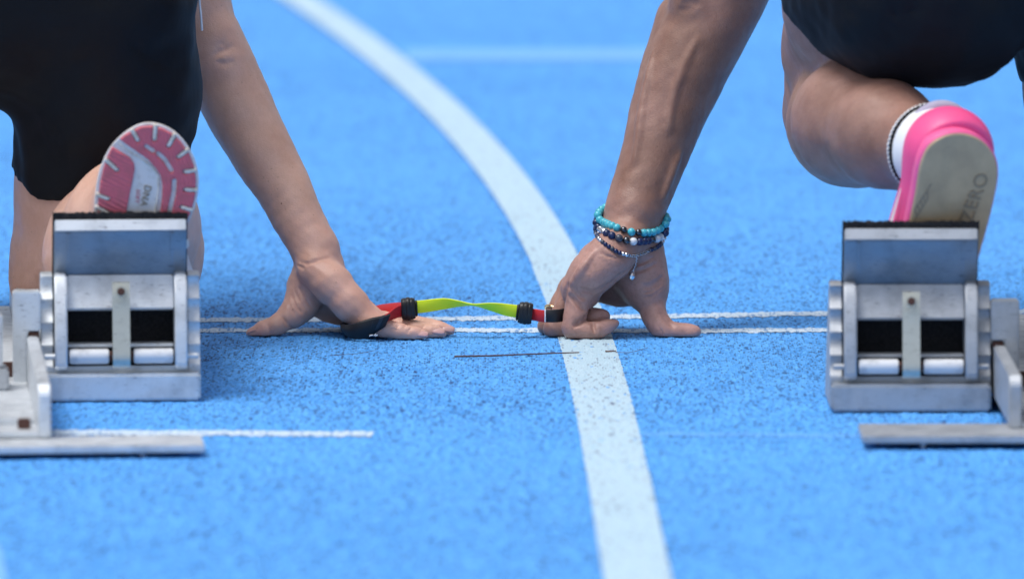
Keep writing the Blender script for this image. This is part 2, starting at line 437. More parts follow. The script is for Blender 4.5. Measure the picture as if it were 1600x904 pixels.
def surface_nets(F, x, y, z):
    S = F < 0
    nx, ny, nz = F.shape
    c = [S[i:nx - 1 + i, j:ny - 1 + j, k:nz - 1 + k] for i in (0, 1) for j in (0, 1) for k in (0, 1)]
    any_ = c[0] | c[1]; all_ = c[0] & c[1]
    for q in c[2:]: any_ = any_ | q; all_ = all_ & q
    act = np.argwhere(any_ & ~all_)
    idx = np.full((nx - 1, ny - 1, nz - 1), -1, np.int32)
    idx[act[:, 0], act[:, 1], act[:, 2]] = np.arange(len(act), dtype=np.int32)
    acc = np.zeros((len(act), 3)); cnt = np.zeros(len(act))
    corners = [(i, j, k) for i in (0, 1) for j in (0, 1) for k in (0, 1)]
    vals = {}
    for q in corners: vals[q] = F[act[:, 0] + q[0], act[:, 1] + q[1], act[:, 2] + q[2]]
    def pos(q): return np.stack([x[act[:, 0] + q[0]], y[act[:, 1] + q[1]], z[act[:, 2] + q[2]]], 1).astype(np.float64)
    for a in corners:
        for ax in range(3):
            if a[ax]: continue
            b = list(a); b[ax] = 1; b = tuple(b)
            va, vb = vals[a], vals[b]; mm = (va < 0) != (vb < 0)
            t = np.where(mm, va / np.where(mm, va - vb, 1), 0)[:, None]
            pa, pb = pos(a), pos(b)
            acc += np.where(mm[:, None], pa + (pb - pa) * t, 0); cnt += mm
    V = acc / np.maximum(cnt, 1)[:, None]
    faces = []
    for ax in range(3):
        sl0 = [slice(1, -1)] * 3; sl0[ax] = slice(0, -1); sl1 = list(sl0); sl1[ax] = slice(1, None)
        A = S[tuple(sl0)]; B = S[tuple(sl1)]
        e = np.argwhere(A != B)
        if not len(e): continue
        inside = A[e[:, 0], e[:, 1], e[:, 2]]
        o = e.copy()
        for t in range(3):
            if t != ax: o[:, t] += 1
        u, v = [(1, 2), (2, 0), (0, 1)][ax]
        q = []
        for du, dv in ((-1, -1), (0, -1), (0, 0), (-1, 0)):
            p = o.copy(); p[:, u] += du; p[:, v] += dv
            q.append(idx[p[:, 0], p[:, 1], p[:, 2]])
        q = np.stack(q, 1); q[~inside] = q[~inside][:, ::-1]
        faces.append(q)
    Fc = np.concatenate(faces); Fc = Fc[(Fc >= 0).all(1)]
    return V, Fc
def laplace(V, F, it):
    e = np.concatenate([F[:, [0, 1]], F[:, [1, 2]], F[:, [2, 3]], F[:, [3, 0]]])
    n = len(V)
    for _ in range(it):
        acc = np.stack([np.bincount(e[:, 0], V[e[:, 1], c], n) + np.bincount(e[:, 1], V[e[:, 0], c], n) for c in range(3)], 1)
        cnt = np.bincount(e[:, 0], minlength=n) + np.bincount(e[:, 1], minlength=n)
        V = V * 0.4 + 0.6 * acc / np.maximum(cnt, 1)[:, None]
    return V
def ruler(*parts):
    out = []
    for a, b, st in parts: out.append(np.arange(a, b - st * 0.4, st))
    out.append([parts[-1][1]]); return np.concatenate(out)
def poly_sdf(X, Y, pts):
    """signed distance to a closed polygon, negative inside"""
    d = np.full(np.broadcast(X, Y).shape, 1e9); inside = np.zeros(d.shape, bool); n = len(pts)
    for i in range(n):
        ax, ay = pts[i]; bx, by = pts[(i + 1) % n]
        ex, ey = bx - ax, by - ay
        t = np.clip(((X - ax) * ex + (Y - ay) * ey) / (ex * ex + ey * ey + 1e-18), 0, 1)
        d = np.minimum(d, (X - ax - t * ex) ** 2 + (Y - ay - t * ey) ** 2)
        cnd = ((ay > Y) != (by > Y)) & (X < (bx - ax) * (Y - ay) / (by - ay + 1e-18) + ax)
        inside ^= cnd
    d = np.sqrt(d); return np.where(inside, -d, d)
def line_sdf(X, Y, pts):
    d = np.full(np.broadcast(X, Y).shape, 1e9)
    for (ax, ay), (bx, by) in zip(pts[:-1], pts[1:]):
        ex, ey = bx - ax, by - ay
        t = np.clip(((X - ax) * ex + (Y - ay) * ey) / (ex * ex + ey * ey + 1e-18), 0, 1)
        d = np.minimum(d, np.hypot(X - ax - t * ex, Y - ay - t * ey))
    return d

# ------------------------------------------------------------------ track surface
def hash2(i, j, s):
    h = (i.astype(np.int64) * 374761393 + j.astype(np.int64) * 668265263 + s * 974634777) & 0x7fffffff
    h = ((h ^ (h >> 13)) * 1274126177) & 0x7fffffff
    h = ((h ^ (h >> 15)) * 2246822519) & 0x7fffffff
    return ((h ^ (h >> 16)) & 0xffffff) / float(0x1000000)
def granules(x, y, cell, seed, hmin, hmax, rad):
    ci = np.floor(x / cell).astype(np.int64); cj = np.floor(y / cell).astype(np.int64)
    best = np.zeros(x.shape)
    for di in (-1, 0, 1):
        for dj in (-1, 0, 1):
            i, j = ci + di, cj + dj
            px = (i + hash2(i, j, seed)) * cell; py = (j + hash2(i, j, seed + 1)) * cell
            hh = hmin + (hmax - hmin) * hash2(i, j, seed + 2); rr = rad * cell * (0.7 + 0.6 * hash2(i, j, seed + 3))
            d2 = ((x - px) ** 2 + (y - py) ** 2) / (rr * rr)
            best = np.maximum(best, hh * np.sqrt(np.clip(1 - d2, 0, 1)))
    return best
def relief(x, y, lod=1.0):
    a = granules(x, y, 0.0034, 1, 0.0002, 0.0016, 0.80)
    b = granules(x, y, 0.0075, 9, 0.0, 0.0018, 0.55)
    return (np.maximum(a, b) - 0.0011) * lod
def grow(a, b, first, ratio):
    out = [a]; st = first; sgn = 1 if b > a else -1
    while (b - out[-1]) * sgn > 0: out.append(out[-1] + sgn * st); st *= ratio
    out[-1] = b; return np.array(out)
gx = np.concatenate([grow(-0.62, -1500, 0.004, 1.35)[::-1][:-1], np.arange(-0.62, 0.62, 0.0017), grow(0.62, 1500, 0.004, 1.35)])
gy = np.concatenate([grow(7.0, -1200, 0.004, 1.3)[::-1][:-1], np.arange(7.0, 8.55, 0.0022), grow(8.55, 3000, 0.004, 1.25)])
def build_ground():
    X, Y = np.meshgrid(gx, gy, indexing='ij')
    sx = np.gradient(gx)[:, None]; sy = np.gradient(gy)[None, :]
    lod = np.clip(1.6 - np.maximum(sx, sy) / 0.004, 0, 1)
    Z = np.zeros_like(X)
    core = lod > 0
    Z[core] = relief(X[core], Y[core]) * lod[core]
    nx, ny = X.shape
    V = np.stack([X, Y, Z], -1).reshape(-1, 3)
    i = np.arange(nx - 1)[:, None] * ny + np.arange(ny - 1)[None, :]
    F = np.stack([i, i + ny, i + ny + 1, i + 1], -1).reshape(-1, 4)
    o = link('running_track', mesh_np('running_track', V, F), track)
    tag(o, 'bright blue granular running track surface', 'ground', kind='structure'); return o
build_ground()

def strip(name, centre, half, m, label, step=0.0022, across=0.0017, lift=0.0006):
    """painted line over the granules; centre = rows of (x, y)"""
    c = np.asarray(centre, float)
    seglen = np.hypot(*np.diff(c, axis=0).T).sum()
    n = int(max(8, min(seglen / step, 2200)))
    cc = smooth_curve(np.c_[c, np.zeros(len(c))], n)[:, :2]
    T = np.gradient(cc, axis=0); T /= np.linalg.norm(T, axis=1)[:, None]
    nn = np.stack([T[:, 1], -T[:, 0]], 1)
    k = int(max(3, 2 * half / across)) + 1
    u = np.linspace(-half, half, k)
    wob = 1 + 0.02 * np.sin(np.arange(n) * 0.9) * RNG.random(n)
    Q = cc[:, None, :] + nn[:, None, :] * (u[None, :, None] * wob[:, None, None])
    inx = np.clip((0.64 - np.abs(Q[..., 0])) / 0.02, 0, 1) * np.clip((Q[..., 1] - 6.98) / 0.02, 0, 1) * np.clip((8.57 - Q[..., 1]) / 0.02, 0, 1)
    Z = relief(Q[..., 0], Q[..., 1]) * inx + lift + (1 - inx) * 0.0025
    V = np.dstack([Q, Z]).reshape(-1, 3)
    i = np.arange(n - 1)[:, None] * k + np.arange(k - 1)[None, :]
    F = np.stack([i, i + 1, i + k + 1, i + k], -1).reshape(-1, 4)
    o = link(name, mesh_np(name, V, F), m)
    return tag(o, label, 'track marking', kind='structure')
# the curved lane line: centre pixels read off the photograph, lying on the ground
lane_px = [(1060, 1160), (1028, 1030), (1000, 903), (977.5, 804), (955.5, 712), (936, 620), (914, 530), (888, 455), (864, 399), (848, 369), (804, 300),
           (790, 285), (718, 200), (621, 113), (468, 0), (300, -95)]
lane = np.array([G(*p)[:2] for p in lane_px])
cf = np.polyfit(lane[:, 1] - 8, lane[:, 0], 5)
ly = np.linspace(lane[0, 1], lane[-1, 1], 60)
lane_c = np.c_[np.polyval(cf, ly - 8), ly]
# carries on round the bend on the same radius
dx = lane_c[-1] - lane_c[-2]; ang = math.atan2(dx[1], dx[0]); p = lane_c[-1].copy(); ext = []
for _ in range(60):
    ang += 0.4 / 38; p = p + 0.4 * np.array([math.cos(ang), math.sin(ang)]); ext.append(p.copy())
strip('lane_line', np.vstack([lane_c, ext]), 0.0245, paint, 'wide white painted lane line curving left across the blue track', 0.004, 0.0022)
def px_line(pts, n=24):
    g = np.array([G(*q)[:2] for q in pts]); return smooth_curve(np.c_[g, np.zeros(len(g))], n)[:, :2]
strip('start_line', px_line([(-300, 507), (300, 500.5), (700, 498), (1060, 494), (1320, 489.5), (1900, 484)]), 0.018, thin, 'thin white start line on the far side of the hands', 0.0022)
strip('start_line', px_line([(-300, 517), (300, 516.5), (700, 516), (1060, 517), (1320, 516), (1900, 515)]), 0.016, thin, 'thin white start line running under the fingertips', 0.0022)
strip('tick_line', px_line([(-200, 673.5), (90, 675.5), (330, 676.5), (582, 678.5)]), 0.0165, thin, 'short thin white line passing under the starting block end bar, left lane')
strip('tick_line', px_line([(1000, 678), (1150, 678.5), (1318, 680.5), (1420, 680), (1700, 679)]), 0.015, trace, 'very faint worn line running from the lane line to under the grey block end bar', lift=0.0004)
strip('faded_line', px_line([(634, 87), (800, 87), (1120, 86)]), 0.085, faint, 'broad faded pale line crossing the track beyond the start', 0.02, 0.02, -0.0013)
strip('corner_mark', px_line([(-22, 840), (-6, 872), (2, 920), (6, 960)]), 0.005, faint, 'end of a thin white mark near the end bar')

# ------------------------------------------------------------------ starting blocks
def prism_v(pts, v0, v1, bevel=0.0):
    """polygon in the (x,z) plane pushed along y"""
    bm = prism([(-p[0], p[1]) for p in pts], v0, v1, bevel)
    bmesh.ops.rotate(bm, matrix=Matrix.Rotation(R(90), 3, 'Z'), verts=bm.verts)
    return bm                                        # (x,y)->(-y,x): y=-u gives x=u, x=v gives y=v
def flat_shade(o, ang=35):
    me = o.data
    me.polygons.foreach_set('use_smooth', np.ones(len(me.polygons), bool))
    me.set_sharp_from_angle(angle=R(ang)); return o
def part(name, bm, m, parent, ang=30):
    return flat_shade(link(name, bm_mesh(name, bm), m, parent), ang)

def make_pedal(root, s, main, side_x=0.0, vshift=0.0):
    """one foot rest: base with toothed sides, tilted pad, strap, rollers; s = side of the rail"""
    ox, ov = side_x, vshift
    def mv(bm): bmesh.ops.translate(bm, vec=(ox, ov, 0), verts=bm.verts); return bm
    base = part('pedal_base', mv(box(-0.0663, 0.0663, 0.0, 0.016, 0.0, 0.0225, 0.002)), main, root)
    part('base_floor', mv(box(-0.064, 0.064, 0.0165, 0.125, 0.001, 0.006, 0.001)), main, base)
    for q in (-1, 1):
        prof = [(0.0165, 0.001), (0.0165, 0.0235)]
        for k in range(4):
            z0 = 0.028 + 0.019 * k; v0 = 0.0165 + 0.004 * k
            for t in np.linspace(0, 1, 7):
                a = math.pi * t
                prof.append((v0 + 0.004 * t + 0.0028 * math.sin(a), z0 + 0.0155 * t))
            prof.append((v0 + 0.0025, z0 + 0.0168))
        prof += [(0.036, 0.1045), (0.050, 0.1045), (0.085, 0.06), (0.12, 0.001)]
        u0, u1 = (0.0568, 0.0668) if q > 0 else (-0.0668, -0.0568)
        part('toothed_side', mv(prism(prof, u0, u1, 0.0007)), main, base)
        cheek = [(0.002, 0.030), (0.006, 0.0255), (0.016, 0.0255), (0.030, 0.036), (0.048, 0.06), (0.046, 0.1), (0.036, 0.106), (0.020, 0.104), (0.010, 0.09), (0.003, 0.05)]
        u0, u1 = (0.0452, 0.0555) if q > 0 else (-0.0555, -0.0452)
        part('cheek_plate', mv(prism(cheek, u0, u1, 0.0014)), main, root)
    # pad: the plate leans towards the runner's heel, its upper panel overhangs
    top = [(0.012, 0.1415), (0.0155, 0.1505), (0.0215, 0.1505), (0.041, 0.104), (0.041, 0.098), (0.033, 0.1035)]
    pl = part('pad_plate', mv(prism(top, -0.0555, 0.0555, 0.0008)), plate, root)
    part('pad_edge', mv(prism([(0.0105, 0.1422), (0.0143, 0.1512), (0.0168, 0.1512), (0.0137, 0.1422)], -0.0548, 0.0548, 0.0006)), main, pl)
    part('pad_band', mv(prism([(0.0330, 0.1032), (0.0190, 0.0755), (0.0235, 0.0735), (0.0400, 0.098)], -0.0448, 0.0448, 0.001)), main, pl)
    for q in (-0.0435, 0.0435):
        part('pad_rib', mv(prism([(0.0114, 0.1395), (0.0318, 0.1065), (0.0332, 0.1065), (0.013, 0.1400)], q - 0.0012, q + 0.0012, 0.0)), plate, pl)
    rb = prism([(0.0175, 0.1565), (0.0275, 0.1565), (0.066, 0.045), (0.066, 0.022), (0.052, 0.022), (0.052, 0.07), (0.0225, 0.1506), (0.0175, 0.1513)], -0.0567, 0.0567, 0.0)
    bmesh.ops.subdivide_edges(rb, edges=[e for e in rb.edges if abs(e.verts[0].co.x - e.verts[1].co.x) > 0.05], cuts=60)
    for v in rb.verts:
        if v.co.z > 0.15: v.co.z += random.uniform(-0.0008, 0.0007); v.co.y += random.uniform(-0.0006, 0.0006)
    part('rubber_pad', mv(rb), rubber, root)
    # hasp strap with its bolt
    sp = smooth_curve([(0.0, 0.0118, 0.0985), (0.0, 0.0085, 0.088), (0.0, 0.0060, 0.070), (0.0, 0.0015, 0.046), (0.0, -0.0005, 0.034), (0.0, 0.003, 0.0275)], 14)
    poly = [(p[1], p[2]) for p in sp] + [(p[1] + 0.0028, p[2] + 0.0004) for p in sp[::-1]]
    st = part('hasp_strap', mv(prism(poly, -0.0073, 0.0073, 0.0)), zinc, root, 40)
    part('bolt', mv(cyl_bm((0, 0.0062, 0.0915), (0, 0.0105, 0.0908), 0.0034, 6, 0.0005)), rust, st)
    part('washer', mv(cyl_bm((0, 0.0084, 0.0915), (0, 0.0098, 0.0912), 0.0048, 20)), zinc, st)
    for q in (-1, 1):
        a, b = sorted((q * 0.0105, q * 0.0435))
        part('roller', mv(cyl_bm((a, 0.010, 0.0365), (b, 0.010, 0.0365), 0.0064, 24, 0.0008)), roller_m, root, 40)
        part('nut', mv(cyl_bm((q * 0.0076, 0.010, 0.0365), (q * 0.0102, 0.010, 0.0365), 0.0042, 6)), rust, root)
        part('axle_pin', mv(cyl_bm((q * 0.0555, 0.010, 0.0365), (q * 0.0645, 0.010, 0.0365), 0.0024, 12, 0.0004)), main, root, 40)
    part('lower_plate', mv(box(-0.0566, 0.0566, 0.0172, 0.0195, 0.0062, 0.0275, 0.0005)), main, root)
    part('shelf', mv(box(-0.0445, 0.0445, 0.0205, 0.0400, 0.0430, 0.0455, 0.0006)), main, root)
    # bracket hooked over the rail wall
    br = [(0.0670, 0.0905), (0.0905, 0.0905), (0.0905, 0.0155), (0.0885, 0.0125), (0.0785, 0.0125), (0.0785, 0.0575), (0.0670, 0.0575)]
    br = [(s * u, z) for u, z in br]
    k = part('rail_bracket', mv(prism_v(br, 0.018, 0.040, 0.0013)), main, root)
    part('bolt', mv(box(*sorted((s * 0.0685, s * 0.0775)), 0.020, 0.030, 0.0512, 0.0565, 0.0006)), rust, k)

def starting_block(px, py, rz, s, main, v_end, bar, label):
    o = G(px, py)
    root = empty('starting_block', (o[0], o[1], 0.0012), rz)
    tag(root, label, 'starting block', 'starting blocks on the track')
    make_pedal(root, s, main)
    make_pedal(root, -s, main, side_x=s * 0.258, vshift=0.17)
    rail = part('rail', box(*sorted((s * 0.0792, s * 0.1788)), v_end + 0.002, 0.62, 0.0105, 0.0145, 0.0), main, root)
    for u in (0.0692, 0.1792):
        a, b = sorted((s * u, s * (u + 0.0097)))
        prof = [(v_end, 0.0102), (v_end, 0.046), (v_end + 0.006, 0.053), (0.62, 0.053), (0.62, 0.0102)]
        part('rail_wall', prism(prof, a, b, 0.0012), main, rail)
    # teeth strip, clamp and screws lying in the channel
    part('channel_step', box(*sorted((s * 0.082, s * 0.176)), v_end + 0.055, v_end + 0.085, 0.0145, 0.0195, 0.001), main, rail)
    part('clamp', box(*sorted((s * 0.0955, s * 0.165)), -0.045, 0.0, 0.0145, 0.032, 0.002), alu2, rail)
    part('clamp_handle', box(*sorted((s * 0.1005, s * 0.16)), -0.038, -0.012, 0.0325, 0.078, 0.002), main, rail)
    for u, v, h in ((0.0900, v_end + 0.022, 0.008), (0.0935, 0.055, 0.012), (0.140, v_end + 0.022, 0.008)):
        part('screw', box(s * u - 0.0052, s * u + 0.0052, v, v + 0.010, 0.0147, 0.0147 + h, 0.001), rust, rail)
    u0, u1, v0, v1, z0 = bar
    b = part('end_bar', box(*sorted((s * u0, s * u1)), v0, v1, z0, z0 + 0.0058, 0.001), main, root)
    for t in (0.14, 0.5, 0.86):
        u = s * (u0 + (u1 - u0) * t)
        part('spike', cyl_bm((u, v0 + 0.012, -0.004), (u, v0 + 0.012, z0 + 0.001), 0.0026, 10), alu2, b)
    part('front_bar', box(*sorted((s * -0.04, s * 0.29)), 0.56, 0.60, 0.003, 0.0098, 0.001), main, root)
    return root
starting_block(190.5, 628, R(4.6), -1, alu, -0.335, (-0.052, 0.30, -0.385, -0.315, 0.0035), 'bright scuffed aluminium starting block under the pink-and-white patterned shoe sole')
starting_block(1424, 645, R(0.4), 1, alu2, -0.200, (-0.052, 0.30, -0.25, -0.165, 0.0042), 'dull grey aluminium starting block under the hot pink shoe with plain tan sole')
# ------------------------------------------------------------------ people
def flush_attr(me, spots):
    """warmer tone where the palms and finger pads are"""
    n = len(me.vertices); co = np.empty(n * 3, np.float32); me.vertices.foreach_get('co', co); co = co.reshape(-1, 3)
    f = np.zeros(n, np.float32)
    for c, r, a in spots:
        d = np.linalg.norm(co - np.asarray(c, np.float32), axis=1); f = np.maximum(f, a * np.clip(1.6 - 1.6 * d / r, 0, 1))
    at = me.attributes.new('flush', 'FLOAT', 'POINT'); at.data.foreach_set('value', np.clip(f, 0, 1))
def torso(f, hip, chest, neck, head, sh_l, sh_r, w, k=0.03):
    hip, chest, neck, head = map(np.asarray, (hip, chest, neck, head))
    mid = hip * 0.45 + chest * 0.55
    X = np.array([1.0, 0, 0])
    for s in (-1, 1):
        f.seg(hip + X * s * 0.055, 0.098, mid + X * s * 0.045, 0.088, k)
        f.seg(mid + X * s * 0.045, 0.088, chest + X * s * 0.06, 0.098, k)
        f.seg(chest + X * s * 0.06, 0.085, sh_l if s < 0 else sh_r, 0.058, k)
    f.seg(chest, 0.09, neck, 0.052, k); f.seg(neck, 0.052, head, 0.055, 0.02)
    d = (head - neck) / np.linalg.norm(head - neck)
    f.seg(head + d * 0.02, 0.080, head + d * 0.09, 0.086, 0.02)
    face = np.array([0, d[2], -d[1]]) if d[1] > 0 else np.array([0, 1.0, 0])
    face = np.array([0, 0.75, -0.66])
    f.seg(head + face * 0.03 - d * 0.01, 0.058, head + face * 0.05 + d * 0.04, 0.055, 0.02)
    f.seg(head + face * 0.10 + d * 0.02, 0.010, head + face * 0.085 + d * 0.055, 0.007, 0.012)
    for s in (-1, 1):
        f.seg(head + X * s * 0.082 + d * 0.03, 0.012, head + X * s * 0.086 + d * 0.06, 0.015, 0.006, X, 0.4)
        f.ball(head + face * 0.094 + X * s * 0.032 + d * 0.055, 0.014, 0.008, cut=True)
    f.crease([head + face * 0.104 - d * 0.015 + X * t for t in (-0.024, 0.0, 0.024)], 0.002, k=0.003)
    return d

# ===== runner one: right hand flat on the line, right knee down
def runner_one():
    root = empty('person', (-0.40, 7.75, 0.0)); world_parent(root)
    tag(root, 'person kneeling in black shorts, flat right hand, patterned pink-and-white shoe sole', 'person')
    f = Field(ruler((-1.02, -0.47, 0.008), (-0.47, -0.262, 0.0028), (-0.262, -0.04, 0.0012)),
              ruler((7.32, 7.90, 0.0035), (7.90, 8.055, 0.0013), (8.055, 8.14, 0.0022), (8.14, 8.75, 0.010)),
              ruler((-0.012, 0.075, 0.0012), (0.075, 0.34, 0.0022), (0.34, 0.98, 0.010)))
    # --- right arm
    sh = np.array([-0.315, 8.08, 0.53]); el = P(318, 55, 8.057); wr = P(494, 393, 7.995)
    f.seg(sh, 0.046, P(292, 0, 8.062), 0.0365, 0.01); f.seg(P(292, 0, 8.062), 0.0365, el, 0.0325, 0.01)
    fl = [P(322, 65, 8.056), P(350, 118, 8.050), P(376, 176, 8.043), P(404, 228, 8.035), P(424, 262, 8.029), P(445, 298, 8.021), P(465, 338, 8.011), P(482, 371, 8.002), wr]
    rr = [0.0310, 0.0302, 0.0290, 0.0265, 0.0245, 0.0226, 0.0205, 0.0188, 0.0180]
    f.schain(list(zip(fl, rr)), 0.006)
    f.seg(P(342, 40, 8.088), 0.013, P(382, 135, 8.070), 0.013, 0.006)       # muscle beyond the elbow
    f.seg(P(338, 60, 8.043), 0.018, P(349, 93, 8.038), 0.014, 0.014)        # point of the elbow
    f.ball(P(509, 384, 8.0), 0.0065, 0.010)                                  # wrist bone
    # --- palm
    HB = ((-0.30, 7.88, -0.02), (-0.03, 8.08, 0.12)); h = f.sub(*HB)
    f.seg(wr, 0.0180, P(502, 415, 7.995), 0.0185, 0.008)
    f.chain([(P(494, 421, 7.978), 0.0165), (P(519, 444, 7.968), 0.0160), (P(549, 475, 7.958), 0.0140), (P(577, 502, 7.952), 0.0116)], 0.010)   # heel of the hand, little finger side
    f.chain([(P(500, 417, 8.000), 0.0160), (P(535, 461, 7.988), 0.0140), (P(580, 500, 7.976), 0.0115)], 0.010)
    f.chain([(P(498, 418, 8.010), 0.0155), (P(533, 463, 8.008), 0.0130), (P(576, 499, 8.000), 0.0112)], 0.010)
    f.chain([(P(492, 418, 8.015), 0.0150), (P(526, 465, 8.026), 0.0125), (P(566, 499, 8.022), 0.0110)], 0.010)
    # thumb side
    f.chain([(P(489, 420, 8.003), 0.0145), (P(477, 450, 8.0), 0.0155), (P(470, 476, 7.992), 0.0130), (P(457, 490, 7.986), 0.0115)], 0.010)
    f.chain([(P(482, 476, 8.014), 0.0095), (P(520, 482, 8.026), 0.0095), (P(560, 487, 8.026), 0.010)], 0.014)                              # web
    f.chain([(P(484, 448, 8.018), 0.013), (P(530, 468, 8.026), 0.012)], 0.014)
    # --- fingers
    h.chain([(P(474, 470, 7.995), 0.0135), (P(456, 491, 7.985), 0.0118), (P(432, 509, 7.976), 0.00921), (P(412, 516, 7.974), 0.00827), (P(394, 521, 7.973), 0.00545)], 0.003)
    def finger(pts, k=0.0028):
        g = f.sub(*HB); out = []
        for (p0, r0), (p1, r1) in zip(pts[:-1], pts[1:]):
            out += [(np.array(p0), r0), ((np.array(p0) + np.array(p1)) / 2, (r0 + r1) / 2 * 0.945)]
        out.append((np.array(pts[-1][0]), pts[-1][1]))
        g.chain(out, k); h.F = smin(h.F, g.F, 0.0007)
    finger([(P(578, 504, 7.952), 0.0105), (P(600, 512, 7.9475), 0.00827), (P(627, 518.5, 7.9455), 0.00696), (P(648, 521.5, 7.945), 0.00620), (P(661, 523.5, 7.945), 0.00470)])
    finger([(P(580, 502, 7.974), 0.0105), (P(606, 508, 7.968), 0.00865), (P(648, 514, 7.962), 0.00752), (P(674, 518.5, 7.960), 0.00658), (P(690, 521, 7.959), 0.00470)])
    finger([(P(578, 500, 7.998), 0.0105), (P(616, 504, 7.990), 0.00846), (P(660, 509, 7.980), 0.00733), (P(686, 513.5, 7.976), 0.00639), (P(702, 516.5, 7.974), 0.00470)])
    finger([(P(568, 500, 8.020), 0.0105), (P(610, 502, 8.018), 0.00827), (P(652, 506, 8.014), 0.00714), (P(676, 509, 8.008), 0.00620), (P(690, 511, 8.004), 0.00470)])
    f.merge(h, 0.004)
    # creases of palm, wrist, thumb, elbow and finger joints
    f.fold([(460, 450), (464, 462), (472, 476), (482, 488)], 0.0005, 0.0012); f.fold([(467, 448), (472, 460), (480, 472), (488, 480)], 0.0005, 0.0012)
    f.fold([(456, 462), (460, 472), (466, 482), (474, 491)], 0.0005, 0.0012); f.fold([(453, 476), (456, 484), (461, 492)], 0.0005, 0.0012)
    f.fold([(467, 408), (480, 411), (500, 405), (515, 402)], 0.0006, 0.0015); f.fold([(464, 414), (474, 419)], 0.0007, 0.0015)
    f.fold([(440, 493), (447, 503), (456, 512)], 0.0007, 0.0015); f.fold([(418, 507), (421, 515), (424, 523)], 0.0005, 0.0012)
    for a, b in ((611, 510), (615, 511), (620, 512), (640, 515)): f.fold([(a - 3, b + 5), (a, b), (a + 3, b - 4)], 0.00045, 0.001)
    for a, b in ((634, 509), (660, 513)): f.fold([(a - 2, b + 3), (a + 1, b - 2), (a + 4, b - 5)], 0.00045, 0.001)
    f.fold([(331, 90), (342, 82), (352, 78), (366, 72)], 0.0018, 0.0022); f.fold([(338, 97), (352, 100), (367, 96)], 0.0015, 0.002)
    f.fold([(336, 75), (346, 70), (356, 67)], 0.0007, 0.002)
    # --- right leg (knee on the ground, foot on the block)
    kn = P(133, 425, 7.905); an = P(232, 292, 7.575)
    f.chain([(P(158, 5, 7.86), 0.080), (P(166, 150, 7.875), 0.0700), (P(152, 290, 7.895), 0.0665), (kn, 0.0615)], 0.03)
    f.seg(kn, 0.060, P(160, 470, 7.93), 0.050, 0.03)
    f.chain([(P(160, 445, 7.91), 0.058), (P(193, 395, 7.775), 0.0655), (P(207, 352, 7.70), 0.055), (P(226, 312, 7.62), 0.037), (an, 0.030)], 0.02)
    f.chain([(an, 0.030), (P(230, 275, 7.535), 0.028)], 0.015)
    f.chain([(P(225, 310, 7.57), 0.026), (P(215, 480, 7.66), 0.022)], 0.02)      # foot inside the shoe
    # --- left leg, front, beside the rail
    hipc = np.array([-0.475, 7.84, 0.42])
    f.chain([(P(5, 8, 7.86), 0.083), (np.array([-0.535, 8.03, 0.33]), 0.075), (np.array([-0.56, 8.18, 0.29]), 0.062)], 0.03)
    f.chain([(np.array([-0.56, 8.18, 0.28]), 0.055), (np.array([-0.575, 7.98, 0.20]), 0.055), (np.array([-0.585, 7.80, 0.12]), 0.035)], 0.02)
    f.chain([(np.array([-0.585, 7.79, 0.12]), 0.033), (np.array([-0.59, 7.88, 0.045]), 0.030), (np.array([-0.59, 7.95, 0.035]), 0.028)], 0.02)
    # --- torso, other arm, head
    ch = np.array([-0.45, 8.10, 0.60]); nk = np.array([-0.45, 8.24, 0.66]); hd = np.array([-0.45, 8.30, 0.69])
    shl = np.array([-0.61, 8.07, 0.55])
    d = torso(f, hipc, ch, nk, hd, shl, sh + np.array([0, 0.03, 0.02]), 0.1)
    f.chain([(shl, 0.05), (np.array([-0.70, 8.02, 0.30]), 0.037), (np.array([-0.76, 8.01, 0.075]), 0.022), (np.array([-0.80, 8.005, 0.03]), 0.024)], 0.015)
    for dy in (-0.03, -0.01, 0.01, 0.03):
        f.chain([(np.array([-0.80, 8.005 + dy * .6, 0.03]), 0.011), (np.array([-0.85, 8.0 + dy, 0.012]), 0.009), (np.array([-0.89, 8.0 + dy * 1.2, 0.009]), 0.007)], 0.004)
    f.chain([(np.array([-0.79, 8.0, 0.035]), 0.013), (np.array([-0.74, 7.99, 0.015]), 0.010), (np.array([-0.715, 7.985, 0.009]), 0.008)], 0.006)
    f.uneven(0.0004, 0.035, 3); f.uneven(0.00016, 0.010, 5)
    f.floor()
    me = f.mesh('body', 1, 0.115)
    flush_attr(me, [(P(540, 470, 7.97), 0.10, .40), (P(470, 470, 7.98), 0.05, .5), (P(400, 520, 7.97), 0.022, .9), (P(520, 460, 7.95), 0.05, .45), (P(666, 523, 7.94), 0.02, .9), (P(695, 521, 7.955), 0.02, .9), (P(706, 516, 7.97), 0.02, .9), (P(620, 515, 7.945), 0.04, .35), (P(350, 90, 8.01), 0.03, .25)])
    link('body', me, skin_a, root)
    # nails
    def nailm(c, d, up, ln, wd):
        c, d, up = (np.asarray(q, float) for q in (c, d, up)); d /= np.linalg.norm(d); up -= d * (up @ d); up /= np.linalg.norm(up); sd = np.cross(d, up)
        V = []; nu, nv = 9, 7
        for i in range(nu):
            for j in range(nv):
                a = -1 + 2 * i / (nu - 1); b = -1 + 2 * j / (nv - 1)
                ww = wd * (1 - 0.35 * max(a, 0) ** 2 - 0.1 * max(-a, 0) ** 2)
                V.append(c + d * ln * a + sd * ww * b + up * (-0.0016 * b * b - 0.0006 * a * a))
        F = [(i * nv + j, (i + 1) * nv + j, (i + 1) * nv + j + 1, i * nv + j + 1) for i in range(nu - 1) for j in range(nv - 1)]
        o = link('fingernail', mesh_np('fingernail', V, F), nail, root)
        sol = o.modifiers.new('thick', 'SOLIDIFY'); sol.thickness = 0.0007; sol.offset = 0; return o
